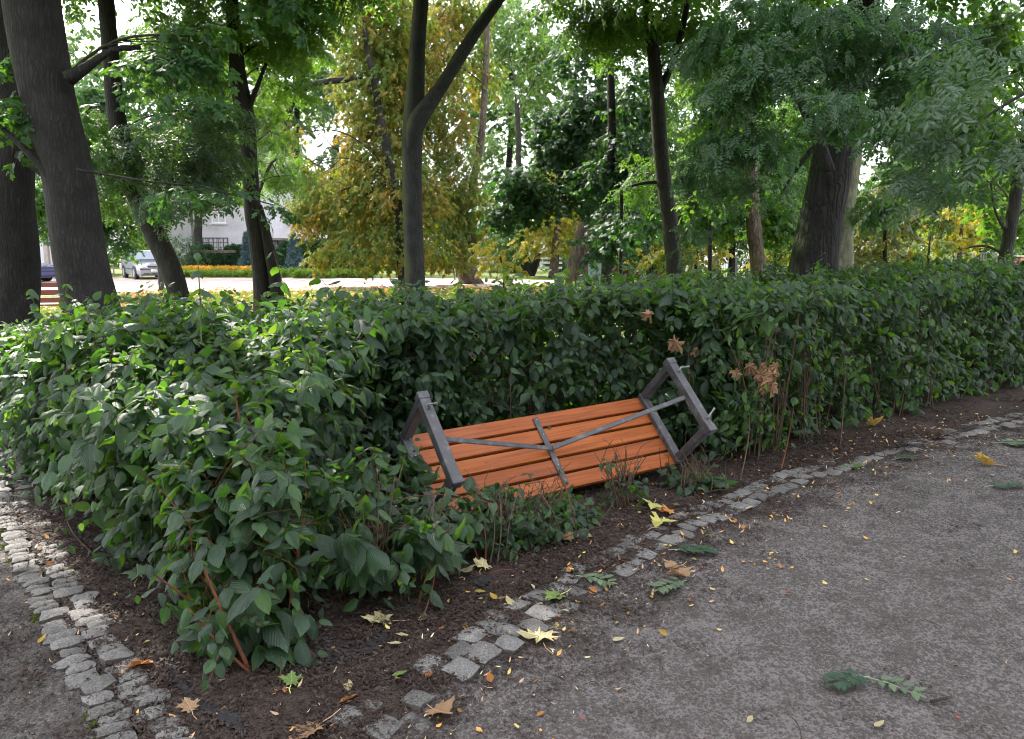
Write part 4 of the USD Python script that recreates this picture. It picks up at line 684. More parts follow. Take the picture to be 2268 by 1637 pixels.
# far woods closing the view
rg = np.random.default_rng(77)
fp, fs = [], []
for k in range(46):
    x = -62 + k * 2.9 + rg.normal(0, 1); yy = rg.uniform(66, 96); hh = rg.uniform(5, 10) if -20 < x < 8 else rg.uniform(8, 16)
    n = int(60 + hh * 14); u = rg.normal(size=(n, 3)); u /= np.linalg.norm(u, axis=1, keepdims=True)
    p = np.array([x, yy, hh * .5]) + u * (rg.random(n) ** .4)[:, None] * [rg.uniform(2.4, 4.2), 2.2, hh * .52]
    p = p[p[:, 2] > .3]; fp.append(p); fs.append(rg.uniform(2.2, 3.6, len(p)))
fp, fs = np.vstack(fp), np.hstack(fs)
scatter("/World", "woods", SPRAYS["clump"], [PALE_GREEN, FAR_GREEN, PALE_GREEN], fp, frame(rg.normal(0, 1, (len(fp), 3)) * [1, 1, .4] + [0, 0, -.3]), fs, rg.integers(0, 3, len(fp)), kind="stuff", label="far pale green trees closing the view beyond the fences", category="woods")

# ------------------------------------------------------------------ hedges
LEAVES = [ovate(1, .64, d, fo, tip=.1, curl=cu) for d, fo, cu in ((.3, .2, -.1), (.55, .25, -.25), (.15, .12, 0), (.7, .3, -.1), (.4, .35, .15), (.9, .15, -.3))]
CAM = np.array([0, 0, EYE])

def hedge(name, label, foot, height, seed, n_wall, n_top, size, low=.12, stems_per_m=6, fill=.15, stem_mat=STEM, reach=.36, group=None, rough=.5, pairs=6, inset=.2):
    """A leafy hedge over the footprint. height(x, y) is its top. Shoots arch out of its sides and top, each set with opposite pairs of hanging leaves; older stems rise inside."""
    rg = np.random.default_rng(500 + seed)
    poly = Polygon(foot); ring = poly.exterior
    base = np.array([*poly.centroid.coords[0], 0.0])
    o = thing(name, label, "hedge" if "hedge" in name else "shrub", base, group=group)
    shapely.prepare(poly); x0, y0, x1, y1 = poly.bounds
    def inside(n):
        out = []
        while len(out) < n:
            c = rg.uniform([x0, y0], [x1, y1], (3000, 2)); out += list(c[shapely.contains_xy(poly, c[:, 0], c[:, 1])])
        return np.array(out[:n]).reshape(-1, 2)
    # roots of the shoots: sides, then top
    ns, nt = n_wall // (2 * pairs), n_top // (2 * pairs)
    a_ = rg.uniform(0, ring.length, ns)
    P = np.array([ring.interpolate(v).coords[0] for v in a_]); P2 = np.array([ring.interpolate((v + .02) % ring.length).coords[0] for v in a_])
    t = P2 - P; t /= np.linalg.norm(t, axis=1, keepdims=True) + 1e-9
    nr = np.stack([t[:, 1], -t[:, 0]], 1) * (1 if ring.is_ccw else -1)
    H = height(P[:, 0], P[:, 1]); h = low + (H - low - .06) * rg.random(ns) ** .9
    bulge = (meshkit.fbm(np.c_[P * 1.5, h * 1.5], 3, seed) - .5) * rough
    root = np.c_[P + nr * (bulge - inset - rg.exponential(.07, ns))[:, None], h - .08]
    hole = meshkit.noise(np.c_[P * 2.6, h * 2.6 + 31.0]) < np.interp(h / H, [0, .3, .7, 1], [.46, .34, .2, .1])
    root[hole, :2] -= nr[hole] * .22
    dr = np.c_[nr * rg.uniform(.6, 1.1, (ns, 1)), rg.normal(.42, .35, ns)] + rg.normal(0, .34, (ns, 3))
    outw = np.c_[nr, np.zeros(ns)]
    if nt:
        tp = inside(nt); ht = height(tp[:, 0], tp[:, 1]) + (meshkit.fbm(np.c_[tp * 1.9, np.zeros(nt)], 3, seed + 4) - .5) * .38
        root = np.vstack([root, np.c_[tp, ht - .24]]); dr = np.vstack([dr, np.c_[rg.normal(0, .5, (nt, 2)), np.full(nt, 1.0)]]); outw = np.vstack([outw, np.zeros((nt, 3))])
    root[:, 2] = np.maximum(root[:, 2], .01)
    n = len(root); L = reach * np.clip(rg.normal(.92, .26, n), .4, 1.7); L[ns:] *= .82; L[ns:] *= np.where(rg.random(nt) < .07, 1.7, 1)
    dr /= np.linalg.norm(dr, axis=1, keepdims=True)
    grow = np.clip(rg.normal(1, .27, n), .5, 1.55)
    sm_ = MB(); pos, Rm, sc, nor = [], [], [], []
    a0 = rg.uniform(0, math.pi, n)
    us = np.linspace(.12, 1.0, pairs)
    bend = lambda u: root + dr * (L * u)[:, None] + np.array([0, 0, -1.0]) * (L * .55 * u * u * np.clip(1 - abs(dr[:, 2]) * .6, .2, 1))[:, None]
    tt = [bend(u) for u in np.linspace(0, 1.02, 5)]
    for i in range(n):
        if i % 2 == 0 or i >= ns: sm_.add(*tube(np.array([q[i] for q in tt]) - base, np.linspace(.003, .0014, 5), 3, cap=False))
    for j, u in enumerate(us):
        p = bend(u); d = bend(u + .03) - bend(u - .03); d /= np.linalg.norm(d, axis=1, keepdims=True)
        s1 = np.cross(d, [0.02, 0.03, 1.0]); s1 /= np.linalg.norm(s1, axis=1, keepdims=True) + 1e-9; s2 = np.cross(d, s1)
        ang = a0 * .35 + (j % 2) * math.pi / 2 + rg.normal(0, .25, n)
        for sd in (1, -1):
            side = (np.cos(ang)[:, None] * s1 + np.sin(ang)[:, None] * s2) * sd
            tip = side * .8 + d * .45 + outw * .25 + np.array([0, 0, -1.0]) * rg.uniform(.15, 1.0, (n, 1)) + rg.normal(0, .18, (n, 3))
            up = np.array([0, 0, 1.0]) + outw * rg.uniform(.2, 1.0, (n, 1)) + rg.normal(0, .26, (n, 3))
            k = size * grow * np.interp(u, [0, .35, .8, 1], [.85, 1.12, .85, .5]) * rg.uniform(.75, 1.2, n)
            keep = (rg.random(n) > .1) & (p[:, 2] > .03)
            pos.append((p + side * .012)[keep]); Rm.append(frame(tip, up)[keep]); sc.append(k[keep]); nor.append((outw + np.array([0, 0, .6]))[keep])
    n_in = int(fill * (n_wall + n_top)); ip = inside(n_in)
    pos.append(np.c_[ip, height(ip[:, 0], ip[:, 1]) * rg.uniform(.06, .88, n_in)]); Rm.append(frame(rg.normal(0, 1, (n_in, 3)) + [0, 0, -.5], np.c_[rg.normal(0, .6, (n_in, 2)), np.ones(n_in)])); sc.append(np.full(n_in, size)); nor.append(np.full((n_in, 3), np.nan))
    pos, R, sc, nor = np.vstack(pos), np.concatenate(Rm), np.hstack(sc), np.vstack(nor)
    idx = rg.integers(0, len(LEAVES), len(pos))
    view_ = (CAM - pos) / np.linalg.norm(CAM - pos, axis=1, keepdims=True)
    good = (np.einsum("ij,ij->i", np.nan_to_num(nor), view_) > .15) & ~np.isnan(nor[:, 0]) & (pos[:, 1] > 2.0)
    big = np.argsort(np.where(good, np.linalg.norm(pos - CAM, axis=1) / sc, 1e9))[:260]; rest = np.setdiff1d(np.arange(len(pos)), big)
    for i in big:
        v, f, uv = LEAVES[idx[i]]
        part(o, "leaf", (v @ R[i].T * sc[i] + pos[i] - base, f), HEDGE_LEAF, True, uv)
    scatter(o, "foliage", [(v, f, uv, True) for v, f, uv in LEAVES], [HEDGE_LEAF], pos[rest] - base, R[rest], sc[rest], idx[rest], kind="stuff")
    # older stems: clumps at the foot branching upward
    for k in range(max(4, int(ring.length * stems_per_m / 2))):
        p = np.array(ring.interpolate(rg.uniform(0, ring.length)).coords[0]); c = np.array(poly.centroid.coords[0]); dirc = (c - p) / (np.linalg.norm(c - p) + 1e-9)
        b = p + dirc * min(rg.uniform(.16, .5), .6 * np.linalg.norm(c - p)); hh = float(height(b[0:1], b[1:2])[0]) * rg.uniform(.55, .92)
        for j in range(int(rg.integers(2, 5))):
            l = rg.normal(0, .12, 2); st = np.r_[b + rg.normal(0, .025, 2), -.03]
            path = curve([st, st + np.r_[l * .35, hh * .45], st + np.r_[l * (1.0 + rg.normal(0, .2)), hh]], 6)
            r = rg.uniform(.0035, .0075); sm_.add(*tube(path - base, np.linspace(r, r * .5, 6), 5, cap=False))
            for w in range(2):
                e = path[int(rg.integers(2, 5))]; sm_.add(*tube(curve([e, e + np.r_[rg.normal(0, .04, 2), .08], e + np.r_[rg.normal(0, .07, 2), .17]], 4) - base, np.linspace(r * .5, r * .25, 4), 4, cap=False))
    part(o, "stems", sm_.get(), stem_mat, True, kind="stuff")
    return o, base

def sm(a, b, x): 
    t = np.clip((x - a) / (b - a), 0, 1); return t * t * (3 - 2 * t)
H_left = lambda x, y: .84 + .36 * sm(-4.7, -2.2, x) - .34 * (1 - sm(2.7, 4.7, y))
H_mid = lambda x, y: 1.25 + .09 * sm(-.6, 1.4, np.asarray(x, float))
H_right = lambda x, y: 1.35 + .04 * sm(2, 6, x)
hedge("hedge", "green hedge along the left cobbled edging, top leaves shining, reaching to the near corner",
      [(-1.32, 3.25), (-1.02, 3.55), (-.95, 4.6), (-.95, 6.25), (-2.4, 6.3), (-3.6, 6.9), (-4.9, 8.2), (-5.7, 8.0), (-4.45, 6.5), (-3.08, 4.9), (-2.1, 3.8)], H_left, 1, 11500, 9200, .096, low=.1, rough=.55)
hedge("hedge", "dense green hedge standing behind the tipped orange bench",
      [(-.95, 4.8), (.1, 5.3), (1.05, 5.8), (1.5, 5.5), (1.62, 5.65), (2.2, 7.9), (.7, 7.2), (-.95, 6.3)], H_mid, 2, 7500, 6800, .084, low=.06, fill=.35)
hedge("hedge", "long dark green hedge running right beside the grey path, twiggy at its foot",
      [(1.6, 5.47), (1.95, 5.78), (2.95, 6.62), (4.2, 7.48), (5.5, 8.4), (9.0, 11.0), (8.0, 12.6), (4.4, 9.9), (2.1, 7.9)], H_right, 3, 17000, 11500, .08, low=.04, rough=.45, fill=.35, stems_per_m=3.5)
H_c = lambda x, y: .42 + .42 * sm(2.66, 3.25, np.asarray(y, float))
hedge("shrub", "leafy low shrub at the near tip of the planting between the two paths", [(-1.08, 2.7), (-.9, 2.76), (-.8, 2.95), (-.9, 3.4), (-1.2, 3.4), (-1.5, 3.2), (-1.28, 2.86)], H_c, 4, 760, 330, .098, low=.05, stems_per_m=5, stem_mat=STEM_RED, fill=.05, reach=.3, pairs=5, inset=.14)
H_d = lambda x, y: .41 + .25 * sm(-.25, -.75, np.asarray(x, float))
hedge("shrub", "young shrub with arching reddish shoots left of the low bush before the bench", [(-.7, 3.05), (-.45, 3.18), (-.34, 3.45), (-.33, 3.98), (-.58, 4.2), (-.82, 4.0), (-.82, 3.3)], H_d, 5, 520, 220, .088, low=.06, stems_per_m=6, fill=.06, reach=.3, pairs=5, inset=.12)
H_e = lambda x, y: .25 + .12 * sm(.4, -.1, np.asarray(x, float))
hedge("shrub", "low twiggy bush pressed against the lower edge of the tipped bench", [(-.3, 3.72), (.1, 3.82), (.42, 4.08), (.5, 4.3), (.3, 4.42), (-.05, 4.22), (-.32, 4.0)], H_e, 6, 720, 300, .06, low=.03, stems_per_m=12, fill=.1, reach=.2, pairs=4, inset=.08, rough=.2)
hedge("shrub", "small leafy tuft under the right end of the tipped bench", [(1.0, 4.85), (1.28, 4.8), (1.42, 5.0), (1.36, 5.25), (1.1, 5.15)], lambda x, y: np.full_like(np.asarray(x, float), .2), 7, 100, 40, .075, low=.03, stems_per_m=8, fill=.1, reach=.22, pairs=4, inset=.1, rough=.15)
hedge("shrub", "thin leafy shoots growing up through the bench slats at its right third", [(.58, 4.5), (.76, 4.58), (.8, 4.7), (.64, 4.66)], lambda x, y: np.full_like(np.asarray(x, float), .42), 8, 64, 32, .058, low=.1, stems_per_m=8, fill=0, reach=.18, pairs=4, inset=.05, rough=.1)

# notable bare or reddish stems, one by one
def shoot(label, pts, r, mat, leaves=0, size=.085, seed=0, name="shoot", group=None, leaf=HEDGE_LEAF):
    rg = np.random.default_rng(900 + seed); c = curve(pts, 10); b = c[0] * [1, 1, 0]
    o = thing(name, label, "stem", b, group=group)
    part(o, "stem", tube(c - b, np.linspace(r, r * .6, 10), 7, .06, (2, 8), seed), mat, True)
    for j in range(leaves):
        k = 9 - 8 * (j // 2) / max(1, leaves / 2); p = np.array([np.interp(k, np.arange(10), c[:, i]) for i in range(3)])
        a = rg.uniform(0, 6.3) if j % 2 == 0 else a + math.pi
        v, f, uv = LEAVES[int(rg.integers(0, 6))]; R = frame(np.array([math.cos(a), math.sin(a), rg.uniform(-.8, .1)]))[0]
        part(o, "leaf", (v @ R.T * size * rg.uniform(.6, 1.1) + p - b, f), leaf, True, uv)
G3 = lambda u, v, z=0.0: ground_at(u, v, z)
shoot("thick cut-off red-brown stem leaning left in the near tip shrub", [G3(555, 1490), at(500, 1370, 2.72), at(442, 1240, 2.74)], .0085, STEM_RED, 4, seed=1)
shoot("red-brown stem crossing low to the left in the near tip shrub", [G3(560, 1495), at(480, 1420, 2.7), at(415, 1345, 2.72)], .006, STEM_RED, 4, seed=2)
shoot("thin dark upright stem right of the thick cut-off red-brown stem", [G3(620, 1535), at(622, 1480, 2.62), at(624, 1455, 2.62)], .0035, STEM, 0, seed=3)
shoot("tall thin shoot with paired leaves rising above the hedge before the silver car", [at(446, 760, 4.3), at(444, 680, 4.3), at(437, 560, 4.3)], .0045, STEM_GREEN, 9, .1, seed=4)
shoot("small leafy shoot rising above the hedge before the far red bench", [at(145, 720, 5.6), at(140, 680, 5.6), at(150, 630, 5.6)], .004, STEM_GREEN, 8, .09, seed=5)
shoot("small leafy shoot rising before the photo's leftmost trunk", [at(92, 730, 5.2), at(80, 690, 5.2), at(68, 640, 5.2)], .004, STEM_GREEN, 10, .09, seed=6)
shoot("bare brown twin stem in the dark side of the long right hedge", [G3(1860, 995), at(1868, 900, 6.1), at(1872, 830, 6.1), at(1880, 770, 6.15)], .006, STEM, 2, seed=7)
shoot("pale bare stem slanting left from the long hedge's foot near the bench", [G3(1640, 1060), at(1660, 930, 5.5), at(1640, 820, 5.5), at(1600, 730, 5.55)], .005, STEM, 2, seed=8)
shoot("orange-brown stem in the long hedge under the dry brown leaves", [G3(1730, 1040), at(1750, 950, 5.6), at(1760, 880, 5.6)], .0055, STEM_RED, 3, seed=9)
shoot("arching orange shoot in front of the left end of the tipped bench", [at(740, 1150, 3.7), at(860, 1112, 3.6), at(1000, 1096, 3.55), at(1090, 1115, 3.55)], .003, STEM_RED, 7, .075, seed=10)
shoot("thin orange upright shoot crossing the left lower corner of the bench", [G3(905, 1400), at(940, 1290, 3.35), at(965, 1190, 3.38), at(985, 1080, 3.4)], .0038, STEM_RED, 6, .085, seed=11)
shoot("second thin orange shoot of the young shrub, leaning right", [G3(925, 1390), at(950, 1330, 3.2), at(968, 1250, 3.25)], .0035, STEM_RED, 5, .1, seed=12)
shoot("straight brown stems standing in the sunlit gap of the left hedge", [at(705, 1160, 4.2), at(700, 960, 4.25), at(690, 780, 4.25)], .007, STEM, 0, seed=13)
shoot("slim brown stem just left of the sunlit gap in the left hedge", [at(690, 1160, 4.2), at(672, 960, 4.2), at(668, 820, 4.2)], .006, STEM, 0, seed=14)
shoot("red-brown stem with a forked top in the upper left hedge", [at(545, 1020, 3.45), at(528, 920, 3.45), at(520, 860, 3.45)], .006, STEM_RED, 2, seed=15)
for k, (a, b, c) in enumerate([((1075, 1250), (1070, 1150), (1045, 1080)), ((1085, 1250), (1095, 1160), (1080, 1090)), ((1100, 1252), (1110, 1170), (1105, 1085)), ((1062, 1245), (1030, 1170), (1000, 1120)), ((1120, 1240), (1130, 1150), (1150, 1080)), ((1240, 1195), (1215, 1120), (1170, 1050)), ((1275, 1190), (1262, 1110), (1240, 1040))]):
    shoot("bare brown twig of the clump rising from the low bush before the bench", [G3(*a), at(*b, 3.78), at(*c, 3.86)], .0042, STEM if k % 3 else STEM_RED, 5, .055, seed=20 + k, group="bare twigs of the low bush")

# dry leaves caught in the long hedge
rg = np.random.default_rng(44)
def dry(label, marks, y, size):
    o = thing("dry_leaves", label, "dry leaves", at(marks[0][0], marks[0][1], y))
    b = at(marks[0][0], marks[0][1], y)
    for (u, v) in marks:
        V, Fc, uv = maple(size * rg.uniform(.7, 1.2), 1.1, 1.6, rg)
        V = V + (np.stack([meshkit.fbm(V * 26 + k_ * 9, 2, int(u)) for k_ in range(3)], 1) - .5) * [.05, .05, .09]
        R = frame(np.array([rg.normal(0, .4), -.5, -.8]), np.array([rg.normal(0, .5), -.8, .5]))[0]
        part(o, "leaf", (V @ R.T + at(u, v, y + rg.normal(0, .03)) - b, Fc), LF_DRY, False, uv)
dry("cluster of curled pale brown leaves caught on the long hedge's face", [(1640, 820), (1655, 805), (1690, 805), (1705, 815), (1720, 808), (1700, 835), (1690, 845), (1712, 850), (1700, 822), (1680, 818), (1715, 830)], 5.5, .1)
dry("dark dry leaf above the cluster of curled pale brown leaves", [(1645, 775), (1638, 785)], 5.55, .085)
dry("dry tan leaf hanging in the hedge above the bench's right leg", [(1490, 748)], 5.5, .1)
dry("dry rusty leaves high in the hedge behind the bench's right leg", [(1440, 690), (1545, 770)], 5.62, .06)

# ------------------------------------------------------------------ the tipped bench
BR = Rot.from_rotvec([-4.33828019, -1.03765589, -2.90888275]).as_matrix(); BO = np.array([-.43792283, 4.24841281, .06])
LEN, WID, LEG = 1.85, .566, .45
bench = thing("bench", "backless bench with orange slats tipped into the hedge, iron legs pointing at the path", "bench", BO, BR)
def rbox(c, e, R=None, ch=.004):
    e = np.asarray(e, float); pts = []
    for a in range(3):
        k = np.full(3, ch); k[a] = 0
        pts += [np.array(s) * (e / 2 - k) for s in np.array(np.meshgrid(*[[-1, 1]] * 3)).T.reshape(-1, 3)]
    h = trimesh.convex.convex_hull(np.array(pts)); v = np.asarray(h.vertices)
    return (v if R is None else v @ np.asarray(R).T) + np.asarray(c, float), np.asarray(h.faces)
gapw = .018; sw = (WID - 4 * gapw) / 5
for i in range(5):
    yc = sw / 2 + i * (sw + gapw)
    b = trimesh.creation.box([LEN, sw, .036]); 
    v, f = rbox((LEN / 2 + .004 * math.sin(i * 2.3), yc, -.018), (LEN, sw, .036), ch=.003)
    part(bench, "slat", (v, f), SLAT[i % 3])
TB = .062
def beam(a, b, w, t, z_up=(0, 0, 1)):
    a, b = np.asarray(a, float), np.asarray(b, float); L = np.linalg.norm(b - a); R = frame(b - a, z_up)[0]
    return rbox((a + b) / 2, (L, w, t), R)
for side, x in ((0, .012), (1, LEN - .012)):
    s = -1 if side == 0 else 1
    x = x + s * TB * .36
    mb = MB()
    mb.add(*beam((x, -.01, .022), (x, WID + .01, .022), TB, .042))                     # bar under the slats
    fr = part(bench, "leg_frame", mb.get(), IRON)
    part(fr, "leg", beam((x, .012 + TB / 2 - .02, .044), (x, .012 + TB / 2 - .02, LEG - TB / 2), TB, .05, (0, 1, 0)), IRON)
    part(fr, "leg", beam((x, WID - .012 - TB / 2 + .02, .044), (x, WID - .012 - TB / 2 + .02, LEG - TB / 2), TB, .05, (0, 1, 0)), IRON)
    part(fr, "foot_bar", beam((x, -.012, LEG - TB / 2 + .002), (x, WID + .012, LEG - TB / 2 + .002), TB + .002, TB), IRON)
    for yy in (.006, WID - .006):
        part(fr, "end_plate", rbox((x, yy, LEG - TB / 2 + .004), (TB + .007, .05, TB + .006)), IRON)
    for yy, tl in ((.075, .5), (WID - .1, -.35)):
        if side == 0 and yy < .2: continue
        m2 = MB(); m2.add(*tube(np.array([[x, yy, LEG], [x, yy, LEG + .02], [x + .012 * s, yy + .01, LEG + .035]]), .009, 8)); d = np.array([.75, tl, .5]); d /= np.linalg.norm(d)
        p0 = np.array([x + .012 * s, yy + .01, LEG + .032]); m2.add(*tube(np.array([p0, p0 + d * .03, p0 + d * .055]), np.array([.007, .006, .009]), 8))
        part(bench, "anchor_bolt", m2.get(), STEEL, 40)
    for i in range(5):
        yc = sw / 2 + i * (sw + gapw); c = trimesh.creation.icosphere(1, .007); c.apply_scale([1, 1, .55]); c.apply_translation([x - s * .012, yc, .0445]); part(bench, "screw", c, STEEL, True)
part(bench, "middle_bar", beam((LEN / 2, .03, .008), (LEN / 2, WID - .03, .008), .042, .012), IRON)
for i in range(5):
    yc = sw / 2 + i * (sw + gapw); c = trimesh.creation.icosphere(1, .007); c.apply_scale([1, 1, .6]); c.apply_translation([LEN / 2, yc, .0155]); part(bench, "screw", c, STEEL, True)
mid = np.array([LEN / 2, WID * .5, .03])
part(bench, "brace", beam(mid + [-.004, 0, 0], (.012 - TB * .36 + TB * .3, WID * .5, LEG - TB * .6), .034, .012), IRON)
part(bench, "brace", beam(mid + [.004, 0, .003], (LEN - .012 + TB * .36 - TB * .3, WID * .5, LEG - TB * .6), .034, .012), IRON)

# ------------------------------------------------------------------ things beyond the lawn
# far bench
fb = thing("bench", "small far park bench with dark red slatted back between two big trunks", "bench", G3(96, 690) * [1, 1, 0] * 0 + np.array([at(135, 600, 15.5)[0] - .74, 15.5, 0]), 8.0)
for k in range(3): part(fb, "back_slat", rbox((0, 0, .92 - k * .155 - .06), (1.3, .03, .1)), MAROON)
for k in range(3): part(fb, "seat_slat", rbox((0, .1 + k * .14, .45), (1.3, .11, .035)), MAROON)
for s in (-1, 1):
    m2 = MB(); m2.add(*rbox((s * .68, -.02, .46), (.07, .05, .94))); m2.add(*rbox((s * .68, .38, .21), (.06, .05, .44))); m2.add(*rbox((s * .68, .2, .40), (.055, .42, .05)))
    part(fb, "leg_frame", m2.get(), BLACK_IRON)

def car(label, loc, fwd, paint, plate=None, seed=0, estate=True):
    fwd = np.array([*fwd, 0.0]) / np.linalg.norm(fwd); R = np.stack([fwd, np.cross([0, 0, 1], fwd), [0, 0, 1]], 1)
    o = thing("car", label, "car", loc, R)
    L, Wd = 4.38, 1.73
    # stations along x: (x, half width at sill, half width at belt, z bottom, z belt)
    st = [(2.19, .60, .62, .34, .62), (2.12, .74, .74, .22, .70), (1.95, .82, .80, .20, .74), (1.4, .86, .85, .2, .84), (.85, .865, .86, .2, .93), (.0, .865, .865, .2, .95), (-1.0, .865, .865, .2, .97), (-1.75, .86, .85, .22, 1.0), (-2.1, .82, .8, .26, 1.0), (-2.19, .74, .72, .34, .9)]
    def ring(x, ws, wb, zb, zt):
        return [(x, -ws * .92, zb), (x, -ws, zb + .12), (x, -ws * 1.0, (zb + zt) / 2), (x, -wb, zt - .06), (x, -wb * .93, zt), (x, 0, zt + .025), (x, wb * .93, zt), (x, wb, zt - .06), (x, ws, (zb + zt) / 2), (x, ws, zb + .12), (x, ws * .92, zb)]
    def loft(rings):
        V = np.array(rings); n, k = V.shape[:2]; idx = np.arange(n * k).reshape(n, k)
        f = []
        for i in range(n - 1):
            for j in range(k): a, b, c, d = idx[i, j], idx[i + 1, j], idx[i + 1, (j + 1) % k], idx[i, (j + 1) % k]; f += [[a, c, b], [a, d, c]]
        v = np.vstack([V.reshape(-1, 3), V[0].mean(0), V[-1].mean(0)])
        for j in range(k): f += [[idx[0, (j + 1) % k], idx[0, j], n * k], [idx[-1, j], idx[-1, (j + 1) % k], n * k + 1]]
        return v, np.array(f)
    body = part(o, "body", loft([ring(*s) for s in st]), paint, 35)
    cab = [(.95, .74, .93), (.30, .62, 1.38), (-.1, .60, 1.455), (-1.2, .60, 1.47), (-1.85, .58, 1.43), (-2.08, .68, 1.0)] if estate else [(.95, .74, .93), (.2, .62, 1.36), (-.2, .60, 1.42), (-1.0, .6, 1.42), (-1.7, .62, 1.1), (-2.05, .7, 1.0)]
    rings = [[(x, -.78 + (0 if i in (0, 5) else 0), .9), (x, -w - .02, max(.95, z - .1)), (x, -w * .9, z), (x, w * .9, z), (x, w + .02, max(.95, z - .1)), (x, .78, .9)] for i, (x, w, z) in enumerate(cab)]
    part(o, "cabin", loft(rings), paint, 35)
    q = lambda a, b, c, d, off: (np.array([a, b, c, d]) + np.array(off), np.array([[0, 1, 2], [0, 2, 3]]))
    part(o, "windscreen", q((.90, -.66, .975), (.90, .66, .975), (.36, .56, 1.345), (.36, -.56, 1.345), (.03, 0, .02)), CAR_GLASS)
    for s in (-1, 1):
        g = [(.62, .785), (.12, .665), (-.72, .665), (-.72, .80)]
        for xa, xb, xc, xd in ((.62, .16, -.38, -.38), (-.46, -.46, -1.28, -1.28), (-1.36, -1.36, -1.8, -1.95)):
            part(o, "side_window", q((xa, s * .805, .98), (xb, s * .66, 1.36), (xc, s * .66, 1.37), (xd, s * .805, .99), (0, s * .012, 0)), CAR_GLASS)
        for x in (1.32, -1.28):
            wv = trimesh.creation.cylinder(.31, .2, sections=24); wv.apply_transform(trimesh.transformations.rotation_matrix(math.pi / 2, [1, 0, 0])); wv.apply_translation([x, s * .79, .31])
            wp = part(o, "wheel", wv, RUBBER, 30)
            rm = MB()
            hub = trimesh.creation.cylinder(.2, .03, sections=20); hub.apply_transform(trimesh.transformations.rotation_matrix(math.pi / 2, [1, 0, 0])); hub.apply_translation([x, s * .885, .31]); rm.add(hub)
            part(wp, "rim", rm.get(), RIM, 30)
            ar = trimesh.creation.annulus(.31, .37, .06, sections=24); ar.apply_transform(trimesh.transformations.rotation_matrix(math.pi / 2, [1, 0, 0])); ar.apply_translation([x, s * .865, .32]); part(o, "wheel_arch", ar, TRIM, 30)
        part(o, "headlight", rbox((2.06, s * .6, .64), (.2, .34, .16), ch=.03), LAMP)
        part(o, "mirror", rbox((.55, s * .93, 1.0), (.14, .2, .13), ch=.03), paint)
        part(o, "side_strip", rbox((0, s * .875, .52), (2.1, .02, .05)), TRIM)
    part(o, "grille", rbox((2.165, 0, .64), (.06, .8, .12), ch=.02), TRIM)
    part(o, "bumper_strip", rbox((2.16, 0, .52), (.1, 1.5, .05), ch=.015), TRIM)
    for yy, w in ((-.45, .28), (0, .5), (.45, .28)): part(o, "air_intake", rbox((2.14, yy, .33), (.08, w, .1), ch=.01), TRIM)
    part(o, "lower_lip", rbox((2.1, 0, .22), (.12, 1.4, .06)), TRIM)
    if plate:
        pl = part(o, "number_plate", rbox((2.215, .0, .455), (.02, .52, .115)), WHITE)
        t = meshkit.text_mesh(plate, .08, .004, True); c = t.bounds.mean(0); t.apply_translation(-c)
        t.apply_transform(np.array([[0, 0, 1, 2.227], [1, 0, 0, 0], [0, 1, 0, .455], [0, 0, 0, 1.0]])); part(pl, "lettering", t, INK)
    part(o, "roof_rail", beam((.1, .55, 1.475), (-1.7, .55, 1.49), .03, .03), TRIM); part(o, "roof_rail", beam((.1, -.55, 1.475), (-1.7, -.55, 1.49), .03, .03), TRIM)
    return o
los = at(325, 600, 41.0)
car("silver estate car facing the square, half behind the slanting trunk", [los[0], los[1], 0], (.60, -.80), CAR_SILVER, "CTR 4")
b2 = at(70, 600, 37.0)
car("dark blue car nose at the left between the two thick trunks", [b2[0] - 1.15, b2[1], 0], (.985, -.17), CAR_BLUE, estate=False)

# houses
def block(o, name, x0, x1, y0, y1, z0, z1, mat): return part(o, name, rbox(((x0 + x1) / 2, (y0 + y1) / 2, (z0 + z1) / 2), (x1 - x0, y1 - y0, z1 - z0), ch=.01), mat)
def window(o, x, z, w, h, y, nv=2, nh=1, frame_mat=WHITE, depth=.12, bars=0):
    m2 = MB(); t = .06
    m2.add(*rbox((x - w / 2 + t / 2, y - .02, z), (t, .08, h))); m2.add(*rbox((x + w / 2 - t / 2, y - .02, z), (t, .08, h))); m2.add(*rbox((x, y - .02, z + h / 2 - t / 2), (w - 2 * t, .08, t))); m2.add(*rbox((x, y - .02, z - h / 2 + t / 2), (w - 2 * t, .08, t)))
    for i in range(1, nv): m2.add(*rbox((x - w / 2 + w * i / nv, y - .015, z), (.045, .07, h - 2 * t)))
    for i in range(1, nh): m2.add(*rbox((x, y - .012, z - h / 2 + h * i / nh), (w - 2 * t, .06, .04)))
    wd = part(o, "window", m2.get(), frame_mat)
    part(wd, "pane", rbox((x, y + .012, z), (w - 2 * t, .02, h - 2 * t), ch=.001), GLASS)
    part(wd, "sill", rbox((x, y - .08, z - h / 2 - .05), (w + .2, .18, .06)), PLASTER_WHITE)
    for i in range(bars): part(wd, "bar", beam((x - w / 2 + .05 + (w - .1) * i / (bars - 1), y - .07, z - h / 2), (x - w / 2 + .05 + (w - .1) * i / (bars - 1), y - .07, z + h / 2), .018, .018), BLACK_IRON)
HY = 52.0
hx = lambda u: at(u, 560, HY)[0]
hz = lambda v: at(600, v, HY)[2]
house = thing("house", "pale lilac-grey plastered house with a barred wide window behind the thuja hedge", "house", (0, 0, 0))
block(house, "wall", hx(430), hx(604), HY, HY + 8, -.1, 8.4, PLASTER)
block(house, "side_wall", hx(332), hx(430) - .003, HY + .25, HY + 7, -.1, 8.2, PLASTER)
block(house, "annex_wall", hx(604) + .003, hx(681), HY + .1, HY + 6, -.1, hz(506), PLASTER)
